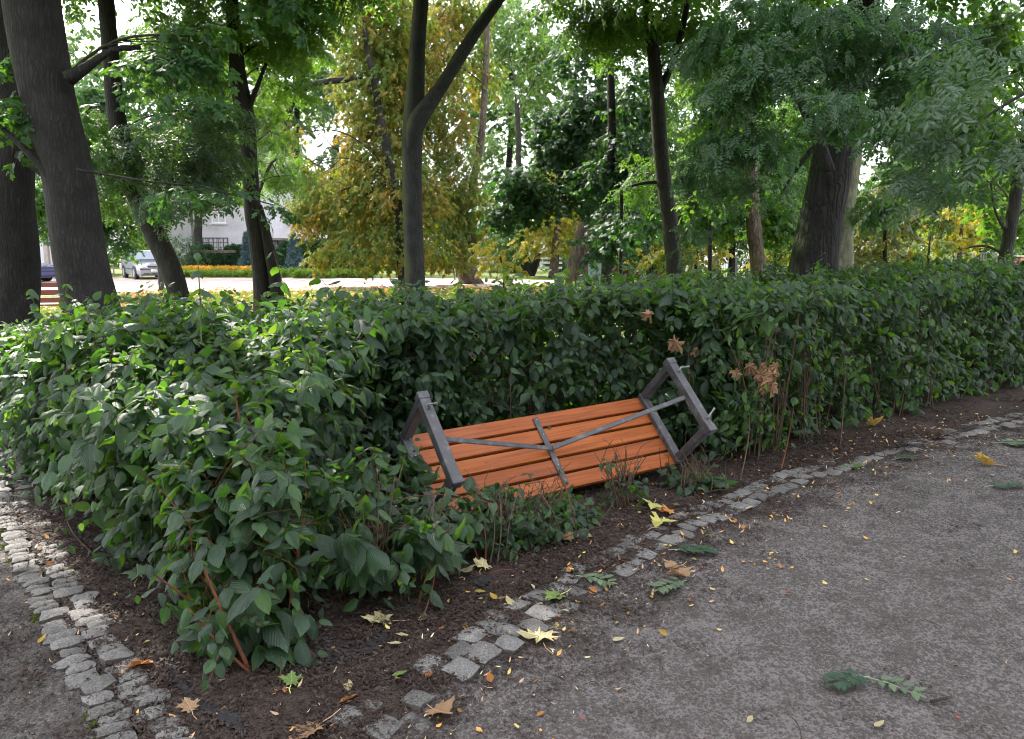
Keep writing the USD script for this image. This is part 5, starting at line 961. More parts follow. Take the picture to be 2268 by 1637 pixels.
v = np.array([[hx(632), HY - .9, 0], [hx(636), HY + .1, 0], [hx(634), HY + .1, hz(532)], [hx(632), HY - .25, hz(532)]]); part(house, "buttress", trimesh.convex.convex_hull(np.vstack([v, v + [.5, 0, 0]])), PLASTER)
part(house, "porch_roof", rbox(((hx(595) + hx(634)) / 2, HY - .55, hz(530)), (hx(634) - hx(592), 1.2, .14)), ROOF)
rf = trimesh.convex.convex_hull(np.array([[hx(325), HY - .5, 8.4], [hx(612), HY - .5, 8.4], [hx(325), HY + 8.4, 8.4], [hx(612), HY + 8.4, 8.4], [hx(335), HY + 4, 11.0], [hx(604), HY + 4, 11.0]])); part(house, "roof", rf, ROOF)
window(house, hx(474), hz(542), 66 * HY / F_PX, 31 * HY / F_PX, HY, 6, 3, FRAME_GREY, bars=9)
window(house, hx(489), hz(481), 30 * HY / F_PX, 26 * HY / F_PX, HY, 2, 1)
window(house, hx(586), hz(552), 20 * HY / F_PX, 50 * HY / F_PX, HY, 2, 1)
window(house, hx(612), hz(545), 12 * HY / F_PX, 34 * HY / F_PX, HY + .1, 1, 1)
part(house, "downspout", beam((hx(430.5), HY - .08, 0), (hx(430.5), HY - .08, 8.2), .11, .11, (0, 1, 0)), FRAME_GREY)
part(house, "downspout", beam((hx(617), HY - .06, 0), (hx(617), HY - .06, hz(532)), .1, .1, (0, 1, 0)), FRAME_GREY)
h2 = thing("house", "pinkish house wall glimpsed left of the slanting trunk", "house", (0, 0, 0))
px = lambda u: at(u, 560, 60)[0]
block(h2, "wall", px(262), px(322), 60, 66, -.1, 5.6, PLASTER_PINK); part(h2, "roof", trimesh.convex.convex_hull(np.array([[px(258), 59.6, 5.6], [px(326), 59.6, 5.6], [px(258), 66.4, 5.6], [px(326), 66.4, 5.6], [px(260), 63, 8], [px(324), 63, 8]])), ROOF)
window(h2, px(314), 3.7, 1.0, 1.4, 60, 2)
h3 = thing("building", "plain grey building corner behind the blue car", "building", (0, 0, 0))
gx = lambda u: at(u, 560, 46)[0]
block(h3, "wall", gx(-60), gx(106), 46, 52, -.1, 6, PLASTER_GREY); block(h3, "roof", gx(-64), gx(110), 45.7, 52.3, 6.003, 6.3, FRAME_GREY)
wx = lambda u: at(u, 560, 62)[0]
h4 = thing("house", "white house gable glimpsed left of the brown trunk", "house", (0, 0, 0))
block(h4, "wall", wx(1585), wx(1700), 62, 69, -.1, 5.4, PLASTER_WHITE); part(h4, "roof", trimesh.convex.convex_hull(np.array([[wx(1575), 61.5, 5.4], [wx(1710), 61.5, 5.4], [wx(1575), 69.5, 5.4], [wx(1710), 69.5, 5.4], [wx(1580), 65.5, 8.6], [wx(1705), 65.5, 8.6]])), ROOF)
window(h4, wx(1640), 2.6, 1.1, 1.3, 62, 2); window(h4, wx(1672), 3.4, 1.1, 1.3, 62, 2)
h5 = thing("building", "low white building behind the white rail fence", "building", (0, 0, 0))
block(h5, "wall", wx(1140), wx(1212), 62, 67, -.1, 2.2, PLASTER_WHITE); block(h5, "roof", wx(1135), wx(1216), 61.7, 67.3, 2.203, 2.4, FRAME_GREY)
h6 = thing("chimney_house", "far white house with a small chimney above the rail fence", "house", (0, 0, 0))
block(h6, "wall", wx(1108), wx(1132), 68, 73, -.1, 3.0, PLASTER_WHITE); block(h6, "roof", wx(1106), wx(1134), 67.8, 73.2, 3.003, 3.2, ROOF)

# posts and boards at the left
for (u, w, lab, m, yy) in ((107, .24, "square concrete post leaning beside the grey building", CONCRETE, 40), (117, .26, "pale concrete post with holes right of the grey building", STONE_POST, 40.5), (123, .11, "thin grey metal pole right of the two concrete posts", FRAME_GREY, 40)):
    p = at(u, 600, yy); o = thing("post", lab, "post", (p[0], yy, 0)); part(o, "shaft", rbox((0, 0, 2.1), (w, w * .8, 4.3), ch=.02), m); part(o, "cap", rbox((0, 0, 4.28), (w + .04, w + .04, .06)), m)
p = at(268, 600, 45); nb = thing("notice_board", "white notice boards on posts behind the silver car", "sign", (p[0], 45, 0))
part(nb, "upper_board", rbox((.05, 0, at(0, 513, 45)[2]), (1.05, .05, 1.0)), WHITE); part(nb, "lower_board", rbox((-.05, -.01, at(0, 543, 45)[2]), (1.3, .05, .95)), WHITE)
for s in (-.45, .45): part(nb, "post", beam((s, .05, 0), (s, .05, 3.0), .06, .06, (0, 1, 0)), FRAME_GREY)
part(nb, "emblem", rbox((.35, -.045, at(0, 534, 45)[2]), (.16, .012, .1)), INK)
for k in range(3): part(nb, "print_line", rbox((-.15, -.043, at(0, 541 + k * 3.2, 45)[2]), (.7, .01, .02)), FRAME_GREY)
p = at(356, 612, 28.5); o = thing("bollard", "black bollard at the right foot of the silver car", "bollard", (p[0], 28.5, 0)); part(o, "shaft", tube(np.array([[0, 0, 0], [0, 0, .5], [0, 0, .92]]), np.array([.11, .1, .1]), 14), TRIM, 40); part(o, "cap", tube(np.array([[0, 0, .925], [0, 0, .96], [0, 0, .985]]), np.array([.115, .11, .05]), 14), TRIM, 40)
gp = at(432, 575, 47); o = thing("barrier", "brown wooden beam on a post before the house", "barrier", (gp[0], 47, 0)); part(o, "post", rbox((0, 0, .7), (.14, .14, 1.4)), BARK_BROWN); part(o, "beam", rbox((1.2, -.08, 1.36), (2.6, .1, .16)), BARK_BROWN)

# clipped conifers and beds
def leafball(n, rg, size=.05):
    v, f = leaflet(size, size * .55, .2); d = rg.normal(size=(n, 3)); d /= np.linalg.norm(d, axis=1, keepdims=True)
    return stamp(v, f, frame(d + rg.normal(0, .4, (n, 3))), d * .1 * rg.uniform(.2, 1, (n, 1)), 1)
rg = np.random.default_rng(61)
PUFF = [leafball(26, rg) for _ in range(2)]
def bushy(name, label, cat, pts, base, mat, scale=1.6, group=None, core=None, trunk=True):
    o = thing(name, label, cat, base, group=group)
    n = len(pts); part_name = "foliage"
    scatter(o, part_name, PUFF, [mat], pts, rand_rot(n, rg), rg.uniform(.7, 1.3, n) * scale, rg.integers(0, 2, n), kind="stuff")
    if trunk: part(o, "stem", tube(np.array([[0, 0, 0], [0, 0, .2], [0, 0, .5]]), .03, 6), BARK_DARK, True)
for k in range(19):
    u = 418 + k * 14.5 + rg.normal(0, 1.5)
    if 530 < u < 560 and False: continue
    p = at(u, 570, 49.5); h = rg.uniform(.95, 1.35) if 600 < u or u < 440 else rg.uniform(1.2, 1.6)
    t = rg.random(170) ** .8; a = rg.uniform(0, 6.28, 170); r = .34 * np.clip((1 - t) * 1.35, .08, 1) ** .7
    bushy("thuja", "small clipped cone thuja in the row along the pale house", "shrub", np.c_[r * np.cos(a), r * np.sin(a), .05 + t * h], (p[0], 49.5, 0), CLIPPED_LEAF, 2.2, "thuja cones along the house")
def long_hedge(name, label, p0, p1, h, w, n, mat, sc, cat="hedge"):
    p0, p1 = np.array(p0, float), np.array(p1, float); d = p1 - p0; L = np.linalg.norm(d); d /= L; nr = np.array([d[1], -d[0]])
    s = rg.uniform(0, L, n); face = rg.random(n); q = np.where(face < .5, w / 2, np.where(face < .8, rg.uniform(-w / 2, w / 2, n), -w / 2)); z = np.where((face >= .5) & (face < .8), h, rg.uniform(.03, h, n)) * (1 + .05 * np.sin(s * 3))
    P = s[:, None] * d + q[:, None] * nr
    o = thing(name, label, cat, (*p0, 0)); scatter(o, "foliage", PUFF, [mat], np.c_[P + rg.normal(0, .03, P.shape), z], rand_rot(n, rg), rg.uniform(.7, 1.3, n) * sc, rg.integers(0, 2, n), kind="stuff")
    c = trimesh.creation.box([L - .1, w * .7, h * .92]); c.apply_transform(trimesh.transformations.rotation_matrix(math.atan2(d[1], d[0]), [0, 0, 1])); m_ = np.array([*(d * L / 2), h * .45]); c.apply_translation(m_)
    part(o, "twigs", c, TWIG)
A = lambda u, y: at(u, 570, y)[:2]
long_hedge("clipped_hedge", "dark tall clipped hedge right of the pale house", A(636, 51), A(770, 50), 1.75, 1.1, 900, CLIPPED_LEAF, 3.0)
long_hedge("clipped_hedge", "dark clipped hedge between the fluted trunk and the slim middle trunk", A(800, 58), A(905, 56), 1.7, 1.0, 700, CLIPPED_LEAF, 3.0)
BOXES = [((392, 45), (560, 43.5)), ((385, 43.5), (620, 41.5)), ((630, 45), (740, 43.6)), ((655, 41.2), (735, 40.8)), ((735, 43.5), (815, 42.2)), ((735, 41.8), (822, 41.6)), ((618, 42.2), (628, 44.5))]
BL = ["low box edging at the back of the marigold bed", "low box edging in front of the marigold bed", "low box edging behind the grass strip", "short low box edging at the front of the parterre", "low box edging at the back right of the parterre", "low box edging at the right tip of the parterre", "short return of box edging right of the twin trunk"]
for (a, b), lab in zip(BOXES, BL): long_hedge("box_edging", lab, A(*a), A(*b), .24, .42, 420, BOX_LEAF, 1.7)
n = 1500; uu = rg.uniform(392, 615, n); yy = 44.3 - (uu - 392) / 223 * 1.6 + rg.normal(0, .3, n); P = np.array([[at(u, 580, y)[0], y] for u, y in zip(uu, yy)])
scatter("/World", "marigolds", PUFF, [PETAL], np.c_[P, .12 + .4 * rg.random(n)], rand_rot(n, rg), rg.uniform(.6, 1.2, n), rg.integers(0, 2, n), kind="stuff", label="orange and yellow marigolds massed in the box-edged bed", category="flowers")
n = 260; uu = rg.uniform(670, 740, n); P = np.array([[at(u, 580, 42.0)[0], 42 + rg.normal(0, .15)] for u in uu]); scatter("/World", "marigolds", PUFF, [PETAL], np.c_[P, .1 + .25 * rg.random(n)], rand_rot(n, rg), rg.uniform(.5, .9, n), rg.integers(0, 2, n), kind="stuff", label="thin line of orange flowers inside the small box parterre", category="flowers")
def spruce(label, u, y, h, r):
    p = at(u, 590, y); n = 420; t = rg.random(n) ** .75; lay = np.round(t * 9) / 9; t = lay + rg.normal(0, .012, n); a = rg.uniform(0, 6.28, n); rr = r * (1 - np.clip(t, 0, 1)) * np.sqrt(rg.random(n)) + .02
    o = thing("spruce", label, "tree", (p[0], y, 0)); part(o, "trunk", tube(np.array([[0, 0, 0], [0, 0, h * .5], [0, 0, h]]), np.array([.05, .03, .01]), 7), BARK_DARK, True)
    scatter(o, "crown", PUFF, [SPRUCE_LEAF], np.c_[rr * np.cos(a), rr * np.sin(a), .1 + np.clip(t, 0, 1) * h - rr * .25], rand_rot(n, rg), rg.uniform(.8, 1.4, n) * 1.3, rg.integers(0, 2, n), kind="stuff")
spruce("blue spruce left of the dark twin-stemmed trunk", 549, 46.5, 2.3, .62); spruce("blue spruce in front of the tall clipped hedge", 652, 46.5, 2.2, .75)
def spiky(label, u, y, h, r, mat):
    p = at(u, 590, y); o = thing("conifer_shrub", label, "shrub", (p[0], y, 0)); n = 360; a = rg.uniform(0, 6.28, n); t = rg.random(n); e = rg.uniform(.2, 1.3, n)
    scatter(o, "foliage", PUFF, [mat], np.c_[t * r * np.cos(a) * np.cos(e), t * r * np.sin(a) * np.cos(e), .1 + t * h * np.sin(e)], rand_rot(n, rg), rg.uniform(.8, 1.3, n) * 1.2, rg.integers(0, 2, n), kind="stuff"); part(o, "stem", tube(np.array([[0, 0, 0], [0, 0, .3], [0, 0, .6]]), .04, 6), BARK_DARK)
spiky("spreading grey-green juniper before the house, right of the slanting trunk", 412, 46, 2.4, 1.5, CLIPPED_LEAF)
p = at(300, 600, 43); n = 200; bushy("shrub", "pale green bush behind the silver car's roof", "shrub", rg.normal(0, 1, (n, 3)) * [.7, .5, .9] + [0, 0, 1.6], (at(318, 600, 50)[0], 50, 0), BOX_LEAF, 3.2)
p = at(1390, 600, 38); n = 260; bushy("shrub", "dusky red-leaved bush beside the yellow sign", "shrub", rg.normal(0, 1, (n, 3)) * [.42, .4, .45] + [0, 0, .95], (p[0], 38, 0), RED_LEAF, 2.4)
p = at(1475, 600, 40); n = 240; bushy("conifer_shrub", "dark green conifer behind the grey iron fence", "shrub", rg.normal(0, 1, (n, 3)) * [.5, .4, .6] + [0, 0, 1.1], (p[0], 40, 0), CLIPPED_LEAF, 2.6)
for k, (u, y) in enumerate(((1125, 50), (1240, 52), (1690, 44), (1900, 40), (2000, 38), (2090, 42))):
    p = at(u, 600, y); n = 160; bushy("shrub", ["small bush at the rail fence below the forked bole", "bush at the end of the rail fence", "green bush behind the brown trunk", "light bush behind the smooth pale trunk", "grassy bush behind the left young orange chestnut", "light green bush before the slatted concrete fence"][k], "shrub", rg.normal(0, 1, (n, 3)) * [.8, .5, .35] + [0, 0, .45], (p[0], y, 0), BOX_LEAF if k > 2 else CLIPPED_LEAF, 2.4)
# weeds and lawn grass where it shows above the hedge
def tufts(label, area, n, sc, mat=GRASS_MAT, name="grass"):
    bl = stamp(np.array([[0, -.02, 0], [0, .02, 0], [.5, 0, .9]]), np.array([[0, 1, 2]]), frame(np.c_[rg.normal(size=(24, 2)), abs(rg.normal(0, .15, 24))]), rg.normal(0, .12, (24, 3)) * [1, 1, 0], rg.uniform(.06, .16, 24))
    p = spots_flat(area, n); scatter("/World", name, [bl], [mat], np.c_[p, np.full(n, -.03)], Rot.from_euler("z", rg.uniform(0, 6.28, n)).as_matrix(), rg.uniform(.7, 1.3, n) * sc, np.zeros(n), kind="stuff", label=label, category="grass")
def spots_flat(poly, n):
    x0, y0, x1, y1 = poly.bounds; out = []
    while len(out) < n:
        p = rg.uniform([x0, y0], [x1, y1], (3000, 2)); out += list(p[shapely.contains_xy(poly, p[:, 0], p[:, 1])])
    return np.array(out[:n])
tufts("sunlit lawn grass between the hedge and the paved square", Polygon([(-16, 17), (-3, 17), (3, 32), (-12, 27.5)]), 6000, 1.0)
tufts("lawn grass under the chestnuts by the rail fence", Polygon([(2.6, 30), (14, 26), (16, 34), (3.5, 41)]), 3500, 1.2)
tufts("bright weeds in front of the slatted concrete fence", Polygon([(13, 26), (26, 28), (28, 36), (15, 36)]), 4500, 3.0, BOX_LEAF, "weeds")
LV = [maple(.15, .4, .5, np.random.default_rng(5))[:2], (lambda a: (a[0] * .1, a[1]))(ovate(1, .5, .3, .2, 5, 3))]
n = 2600; p = np.vstack([spots_flat(Polygon([(-16, 17), (-3, 15), (3, 34), (-14, 30)]), n), spots_flat(Polygon([(3, 26), (14, 24), (16, 34), (3, 40)]), 900)])
scatter("/World", "leaf_litter", LV, [LF_ORANGE, LF_PALE], np.c_[p, np.full(len(p), .05)], Rot.from_euler("xyz", np.c_[rg.normal(0, .4, (len(p), 2)), rg.uniform(0, 6.28, len(p))]).as_matrix(), rg.uniform(.7, 1.4, len(p)), rg.integers(0, 2, len(p)), kind="stuff", label="orange and yellow leaves scattered over the far lawn", category="leaves")

# fences
def rail_fence(name, label, pts, y0):
    o = thing(name, label, "fence", (0, 0, 0))
    P = [np.array([*at(u, 600, y)[:2], 0]) for u, y in pts]
    for a, b in zip(P[:-1], P[1:]):
        n = max(1, round(np.linalg.norm(b - a) / 2.0)); Q = [a + (b - a) * i / n for i in range(n + 1)]
        for i, q_ in enumerate(Q[:-1]):
            po = part(o, "post", rbox(q_ + [0, 0, .52], (.28, .28, 1.04), ch=.02), FENCE_POST); part(po, "cap", rbox(q_ + [0, 0, 1.07], (.34, .34, .06), ch=.015), FENCE_POST)
            for z in (.3, .62, .92): part(o, "rail", beam(q_ + [.0, 0, z] + (b - a) / np.linalg.norm(b - a) * .15, Q[i + 1] + [0, 0, z] - (b - a) / np.linalg.norm(b - a) * .15, .05, .14), FENCE_RAIL)
rail_fence("fence", "pale three-rail fence with brown square posts behind the chestnut boles", [(935, 52), (1100, 51), (1250, 50)], 0)
o = thing("fence", "grey stone posts with black iron panels behind the forked trunk", "fence", (0, 0, 0))
us = [1428, 1530, 1580, 1622, 1668]; yf = [37.5, 36, 35.3, 34.6, 34]
P = [np.array([*at(u, 600, y)[:2], 0]) for u, y in zip(us, yf)]
for a in P: po = part(o, "post", rbox(a + [0, 0, .58], (.36, .36, 1.16), ch=.015), STONE_POST); part(po, "cap", rbox(a + [0, 0, 1.2], (.44, .44, .07), ch=.03), STONE_POST)
for a, b in zip(P[1:-1], P[2:]):
    d = (b - a) / np.linalg.norm(b - a); L = np.linalg.norm(b - a) - .44; m2 = MB()
    for z in (.22, .92): m2.add(*beam(a + d * .2 + [0, 0, z], b - d * .2 + [0, 0, z], .03, .04))
    pn = part(o, "iron_panel", m2.get(), BLACK_IRON)
    for i in range(int(L / .12)): part(pn, "picket", beam(a + d * (.26 + i * .12) + [0, 0, .15], a + d * (.26 + i * .12) + [0, 0, 1.05], .018, .018, (0, 1, 0)), BLACK_IRON)
part(o, "plinth", beam(P[1] + [0, .0, .06], P[-1] + [0, 0, .06], .2, .12), CONCRETE)
p = at(1410, 600, 37); sg = thing("sign", "yellow and white board lettered LECH on the grey gate pillar", "sign", (p[0], 37, 0))
part(sg, "board", rbox((0, 0, at(0, 583, 37)[2]), (.82, .04, .36)), YELLOW_SIGN); part(sg, "lower_board", rbox((.1, -.003, at(0, 595, 37)[2]), (.8, .04, .28)), WHITE)
t = meshkit.text_mesh("LECH", .15, .006, True); t.apply_translation(-t.bounds.mean(0)); t.apply_transform(np.array([[1, 0, 0, -.1], [0, 0, -1, -.026], [0, 1, 0, at(0, 583, 37)[2] + .02], [0, 0, 0, 1.0]])); part(sg, "lettering", t, INK)
part(sg, "blue_print", rbox((.0, -.027, at(0, 594, 37)[2]), (.4, .008, .09)), INK_BLUE); part(sg, "post", beam((-.2, .05, 0), (-.2, .05, 1.1), .05, .05, (0, 1, 0)), FRAME_GREY); part(sg, "post", beam((.3, .05, 0), (.3, .05, 1.1), .05, .05, (0, 1, 0)), FRAME_GREY)
p = at(1308, 600, 37); o = thing("cabinet", "grey-green utility cabinet with a pale side right of the swollen trunk", "cabinet", (p[0], 37, 0)); part(o, "body", rbox((.2, 0, .5), (.95, .5, 1.0), ch=.02), plain("cabinet_green", (.13, .2, .18), .6)); part(o, "side_panel", rbox((-.4, 0, .52), (.22, .5, 1.04), ch=.01), STONE_POST); part(o, "cap", rbox((.1, 0, 1.06), (1.3, .56, .05)), STONE_POST)
o = thing("fence", "precast concrete slatted fence between the young orange chestnut and the far right trunk", "fence", (0, 0, 0))
P = [np.array([*at(u, 600, y)[:2], 0]) for u, y in zip((2080, 2112, 2152, 2192, 2232), (38.6, 38.2, 37.7, 37.2, 36.7))]
for a in P: part(o, "post", rbox(a + [0, 0, .68], (.14, .16, 1.4)), CONCRETE)
for a, b in zip(P[:-1], P[1:]):
    d = (b - a) / np.linalg.norm(b - a); pn = part(o, "panel", beam(a + d * .08 + [0, 0, .28], b - d * .08 + [0, 0, .28], .05, .5), CONCRETE)
    for z in (.62, 1.0, 1.33): part(pn, "rail", beam(a + d * .08 + [0, 0, z], b - d * .08 + [0, 0, z], .055, .06), CONCRETE)
    L = np.linalg.norm(b - a) - .2
    for z in (.79, 1.16):
        for i in range(int(L / .11)): part(pn, "slat", beam(a + d * (.12 + i * .11) + [0, 0, z - .15], a + d * (.12 + i * .11) + [0, 0, z + .14], .05, .04, (0, 1, 0)), CONCRETE)
p = at(2256, 600, 30); o = thing("pillar", "red brick gate pillar with a dark grey post at the far right edge", "pillar", (p[0] + .1, 30, 0)); part(o, "brickwork", rbox((.15, 0, .62), (.75, .6, 1.24), ch=.01), BRICK_RED); part(o, "cap", rbox((.15, 0, 1.27), (.85, .7, .06)), STONE_POST); part(o, "post", rbox((-.42, -.05, .48), (.26, .26, .96)), BLACK_IRON); part(o, "post_cap", trimesh.creation.cone(.17, .2, sections=4).apply_translation([-.42, -.05, .961]), STONE_POST)

# ------------------------------------------------------------------ fallen leaves and scraps in the foreground
rg = np.random.default_rng(88)
def ground_z(x, y):
    P = np.array([[x, y]])
    if shapely.contains_xy(BED, x, y) and not shapely.contains_xy(PATH_R, x, y): return float(z_bed(P)[0]) + .008
    return float(z_path(P)[0]) + .008
def lie(u, v, lift=.006):
    p = ground_at(u, v, .01); return np.array([p[0], p[1], ground_z(p[0], p[1]) + lift])
def fallen_leaf(label, u, v, kind, mat, size, rot=None, curl=.5, group=None, lift=.006):
    p = lie(u, v, lift); a = rg.uniform(0, 6.28) if rot is None else rot
    R = Rot.from_euler("xyz", [rg.normal(0, .16), rg.normal(0, .16), a]).as_matrix()
    if kind == "maple":
        V, f, uv = maple(size, -.35 * curl, -.3 * curl, rg); V = V + (meshkit.fbm(V * 16 + u, 2) - .5)[:, None] * [0, 0, size * .55 * curl]; V[:, 2] -= V[:, 2].min() * .9
        o = thing("fallen_leaf", label, "fallen leaf", p, R, group); part(o, "blade", (V, f), mat, False, uv)
        part(o, "stalk", tube(np.array([[0, 0, .002], [-.4 * size, .08 * size, .004], [-.75 * size, .02 * size, .003]]), .0016, 4), LF_BROWN if mat is not LF_GREEN else LF_YGREEN)
    elif kind == "oval":
        V, f, uv = ovate(size, .48, -.5 * curl, -.5 * curl, 6, 5); V[:, 2] -= V[:, 2].min() * .8
        V[:, 2] += abs(V[:, 1]) * 1.1 * curl * rg.uniform(.2, 1)
        m = part("/World", "fallen_leaf", (V @ R.T + p, f), mat, True, uv, label=label, category="fallen leaf", group=group)
    else:
        o = thing("fallen_frond", label, "fallen leaf", p, Rot.from_euler("z", a).as_matrix(), group)
        L = size; part(o, "stalk", tube(np.array([[0, 0, .006], [.5 * L, .02 * L, .012], [L, 0, .006]]), np.array([.0025, .0018, .001]), 5), LF_GREY)
        pairs = int(kind); 
        for k, x in enumerate(np.linspace(.28, .95, pairs)):
            for s in (-1, 1):
                V, f, uv = ovate(L * .31 * rg.uniform(.85, 1.1), .52, .2, .25, 6, 5); q = frame(np.array([.55, s * 1, rg.normal(0.05, .08)]))[0]
                part(o, "leaflet", (V @ q.T + [x * L, s * .003, .012 + rg.uniform(0, .012)], f), mat, True, uv)
        V, f, uv = ovate(L * .22, .46, .1, .2, 6, 5); part(o, "leaflet", (V + [L, 0, .01], f), mat, True, uv)
ML = [("pale yellow-green maple leaf on the soil nearest the bench's right foot", 1446, 1120, LF_YGREEN, .15), ("larger pale yellow-green maple leaf touching the right kerb stones", 1456, 1170, LF_YGREEN, .17), ("flat grey-brown maple leaf on the soil below the low bush", 1240, 1200, LF_BROWN, .15), ("crumpled brown maple leaf on the path above the grey-green fronds", 1492, 1275, LF_BROWN, .16), ("brown maple leaf just above the crumpled one beside the right kerb", 1500, 1258, LF_BROWN, .13), ("wide dry beige maple leaf on the path below the biggest kerb stones", 1203, 1425, LF_PALE, .19), ("green maple leaf lying on a right kerb stone", 1240, 1322, LF_GREEN, .12),
      ("reddish and yellow leaf curled on the left kerb stones", 290, 1482, LF_ORANGE, .12), ("curled dry beige maple leaf at the foot of the young shrub", 862, 1378, LF_PALE, .14), ("yellow-orange leaf standing under the long hedge", 1928, 948, LF_YELLOW, .17), ("green maple leaf on the path edge by the long hedge's kerb", 1884, 1030, LF_GREEN, .15), ("yellow maple leaf alone on the grey path at the far right", 2196, 1030, LF_YELLOW, .16), ("curled red-brown leaf at the bottom left between kerb and fabric", 425, 1580, LF_BROWN, .085), ("small green maple leaf lying in front of the thin dark upright stem", 645, 1528, LF_GREEN, .09),
      ("orange maple leaf on the soil above the right kerb", 1490, 1140, LF_ORANGE, .13), ("big tan dry leaf lying under the near tip shrub", 590, 1380, LF_BROWN, .2), ("rust dry leaf deep under the near tip shrub", 610, 1330, LF_ORANGE, .16), ("pale leaf beside the black fabric triangle", 1035, 1268, LF_PALE, .12), ("bleached leaf right of the pale leaf at the black fabric triangle", 1066, 1264, LF_PALE, .11), ("brown leaf lying flat at the bottom edge in the middle", 705, 1610, LF_BROWN, .15), ("grey-brown torn leaf low on the path middle", 960, 1572, LF_BROWN, .14), ("dull green leaf in the bed beneath the left hedge", 305, 1290, LF_GREY, .13)]
for lab, u, v, m, s in ML: fallen_leaf(lab, u, v, "maple", m, s * .82, curl=rg.uniform(.6, 1.3))
fallen_leaf("grey-green frond lying on the right kerb stones", 1275, 1283, "6", LF_GREY, .18, -.5)
fallen_leaf("grey-green frond on the path right of the crumpled brown maple leaf", 1520, 1290, "6", LF_GREY, .19, 3.75)
fallen_leaf("dark green frond across the kerb above the brown maple leaves", 1480, 1222, "6", LF_DARK, .22, -.12)
fallen_leaf("green frond lying at the photo's right edge on the path", 2195, 982, "7", LF_GREY, .36, -.12)
fallen_leaf("dark wilted frond flat on the far right of the path", 2180, 1080, "5", LF_DARK, .24, .1)
fallen_leaf("dark frond on the path in front of the long hedge's kerb", 1975, 1020, "5", LF_DARK, .19, .4)
fallen_leaf("pale green open frond near the bottom right of the path", 1920, 1502, "4", LF_GREY, .17, -.75)
fallen_leaf("dark green folded frond left of the pale open frond", 1925, 1500, "6", LF_DARK, .17, 3.5)
OV = [("yellow oval leaf standing out on the soil left of the right kerb", 1048, 1310, LF_YELLOW, .07), ("pale yellow leaf on the kerb edge below the yellow oval leaf", 1100, 1332, LF_YELLOW, .06), ("pale green narrow leaf beside the topmost biggest kerb stone", 1135, 1345, LF_PALE, .075), ("yellow-orange leaf on the soil left of the biggest kerb stones", 1022, 1390, LF_YELLOW, .06), ("cream leaf lying on the path below the dry beige maple leaf", 1357, 1418, LF_PALE, .055), ("orange leaf on the path between the two kerb ends", 1088, 1512, LF_ORANGE, .06), ("orange leaf lying on the left dark gravel path", 84, 1427, LF_YELLOW, .05), ("orange and yellow leaf at the bottom left kerb gap", 752, 1562, LF_ORANGE, .075), ("pale narrow leaf on the soil right of the near tip shrub", 762, 1525, LF_PALE, .05), ("green leaf blade standing on the soil at the bottom", 868, 1505, LF_GREEN, .06), ("orange leaf between the grey-green frond and the soil", 1262, 1274, LF_ORANGE, .06), ("white-backed leaf at the foot of the young shrub", 905, 1415, LF_PALE, .065), ("tan leaf on a kerb stone at the fabric's right", 890, 1432, LF_PALE, .06), ("pale leaf near the bottom right of the path", 1937, 1608, LF_PALE, .05)]
for lab, u, v, m, s in OV: fallen_leaf(lab, u, v, "oval", m, s, curl=rg.uniform(.3, .8))
for mat, cnt, grp, lab in ((LF_YELLOW, 28, "small yellow fallen leaves", "small yellow leaf lying on the ground"), (LF_ORANGE, 44, "small orange-brown fallen leaves", "small orange-brown curled leaf lying on the ground"), (LF_PALE, 24, "small pale fallen leaves", "small cream-coloured leaf lying on the ground"), (LF_BROWN, 46, "small brown fallen leaves", "small brown withered leaf lying on the ground")):
    k = 0
    while k < cnt:
        if rg.random() < .62: p = np.array(kerb_line.interpolate(rg.uniform(.5, 7)).coords[0]) + rg.normal(0, .3, 2)
        elif rg.random() < .6: p = np.array([rg.uniform(-.6, 4.5), rg.uniform(2.3, 7)])
        else: p = np.array(LineString(LEFT_LINE).interpolate(rg.uniform(.5, 6)).coords[0]) + rg.normal(0, .22, 2)
        d = p[1]; u = CX + F_PX * p[0] / (d * COS + EYE * SIN); 
        if not (0 < u < 2268 and d > 2.3) or (p[0] < p[1] * .8 - 2.6 and False): continue
        q = np.array([*p, ground_z(*p) + .006]); R = Rot.from_euler("xyz", [rg.normal(0, .3), rg.normal(0, .3), rg.uniform(0, 6.28)]).as_matrix()
        V, f, uv = ovate(rg.uniform(.024, .052), rg.uniform(.3, .6), rg.uniform(-.6, .4), -.4, 5, 5); V[:, 2] += abs(V[:, 1]) * rg.uniform(0, 1.2)
        part("/World", "fallen_leaf", (V @ R.T + q, f), mat, True, uv, label=lab, category="fallen leaf", group=grp); k += 1
p_ = np.vstack([np.array([kerb_line.interpolate(t).coords[0] for t in rg.uniform(.3, 8, 1000)]) + rg.normal(0, .3, (1000, 2)), np.c_[rg.uniform(-1.2, 5, 150), rg.uniform(2.2, 8, 150)], np.array([LineString(LEFT_LINE).interpolate(t).coords[0] for t in rg.uniform(.4, 8, 260)]) + rg.normal(0, .2, (260, 2))])
bit = [(lambda a: (a[0], a[1]))(ovate(1, w, d, -.4, 4, 3)) for w, d in ((.5, -.5), (.35, -.8), (.7, -.3), (.22, -.4))]
scatter("/World", "leaf_litter", bit, [LF_ORANGE, LF_BROWN, LF_YELLOW, LF_PALE], np.c_[p_, [ground_z(*q) + .004 for q in p_]], Rot.from_euler("xyz", np.c_[rg.normal(0, .35, (len(p_), 2)), rg.uniform(0, 6.28, len(p_))]).as_matrix(), rg.uniform(.009, .034, len(p_)), rg.choice(4, len(p_), p=[.28, .42, .12, .18]), kind="stuff", label="small withered leaf bits over kerbs, soil and path", category="leaves")
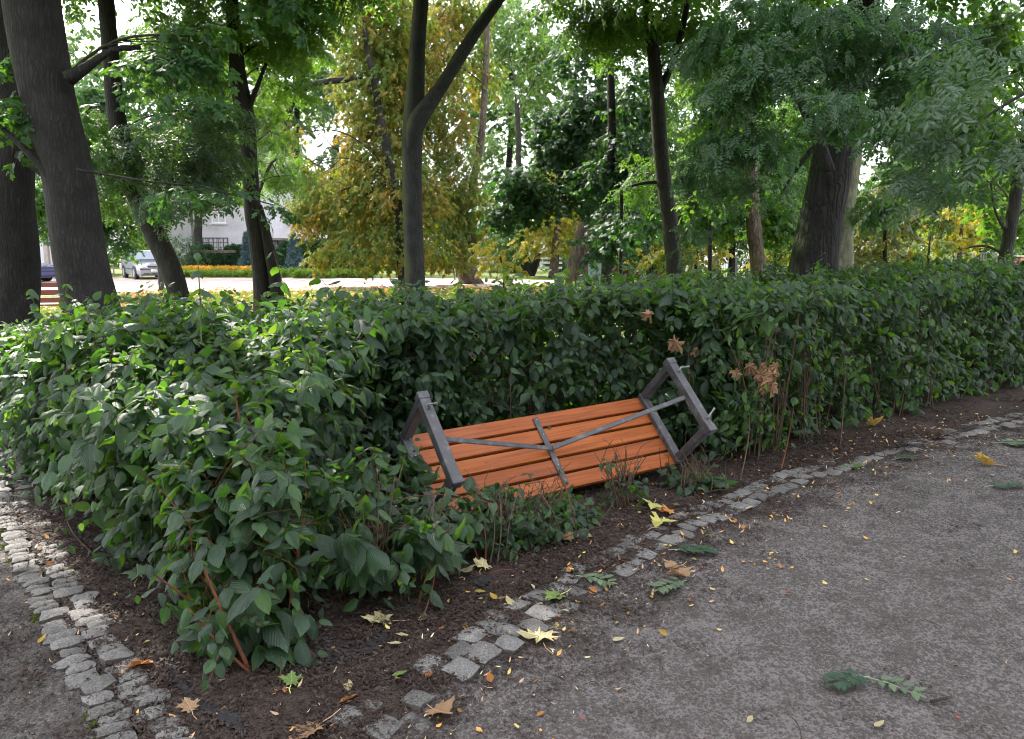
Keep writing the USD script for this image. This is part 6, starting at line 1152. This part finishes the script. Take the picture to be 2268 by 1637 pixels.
def stick(label, a, b, r, mat=STEM):
    p, q = lie(*a, .008), lie(*b, .008); m_ = (p + q) / 2 + [rg.normal(0, .01), rg.normal(0, .01), .004]
    top("stick", tube(curve([p, m_, q], 8), np.linspace(r, r * .7, 8), 6, .15, (2, 20)), mat, True, label=label, category="stick")
stick("short dark stick on the path at the lower right", (2062, 1553), (2108, 1543), .006, TWIG); stick("thin straw-coloured twig on the path below the kerb", (1195, 1372), (1310, 1385), .003, STEM); stick("thin twig lying lower right of the fronds", (2050, 1375), (2085, 1390), .0025, STEM)
stick("brown twig lying beside the black fabric triangle", (1085, 1275), (1135, 1268), .004, STEM_RED); stick("thin bent root across the soil under the left hedge", (150, 1165), (205, 1230), .004, STEM); stick("pale twig on the dark left gravel", (150, 1440), (185, 1480), .002, STEM)
stick("thin twig at the bottom middle right of the path", (1755, 1590), (1775, 1637), .0025, STEM)
for k, (u, v) in enumerate([(1535, 1322), (1495, 1262), (1555, 1258), (1245, 1175), (2120, 1585), (1290, 1590)]):
    s = trimesh.creation.icosphere(2, .0042); s.apply_translation(lie(u, v, .004)); top("berry", s, BERRY, True, label="tiny red berry on the ground", category="berry", group="red berries on the ground")
def cloth(label, marks, seed, amp=.03):
    poly = Polygon([tuple(ground_at(*m_)[:2]) for m_ in marks]).buffer(0)
    v, f = grid_sheet(poly, .014, lambda P: np.array([ground_z(*p) for p in P]) - .006 + amp * (meshkit.fbm(np.c_[P * 9, np.zeros(len(P))], 4, seed) - .3))
    top("fabric_scrap", (v, f), FABRIC, True, label=label, category="fabric")
cloth("torn black weed fabric showing right of the near tip shrub", [(640, 1425), (720, 1415), (800, 1432), (862, 1398), (850, 1440), (790, 1470), (700, 1490), (640, 1500), (610, 1470)], 1, .022)
cloth("strip of black weed fabric between the near tip shrub and the left kerb", [(365, 1465), (395, 1485), (412, 1530), (450, 1560), (520, 1590), (560, 1632), (540, 1637), (480, 1600), (420, 1560), (380, 1520)], 2, .03)
cloth("triangular black fabric scrap below the low bush", [(1012, 1280), (1092, 1278), (1085, 1292), (1070, 1304), (1045, 1294)], 3, .025)
# tips of grass in the bed
rg = np.random.default_rng(5)
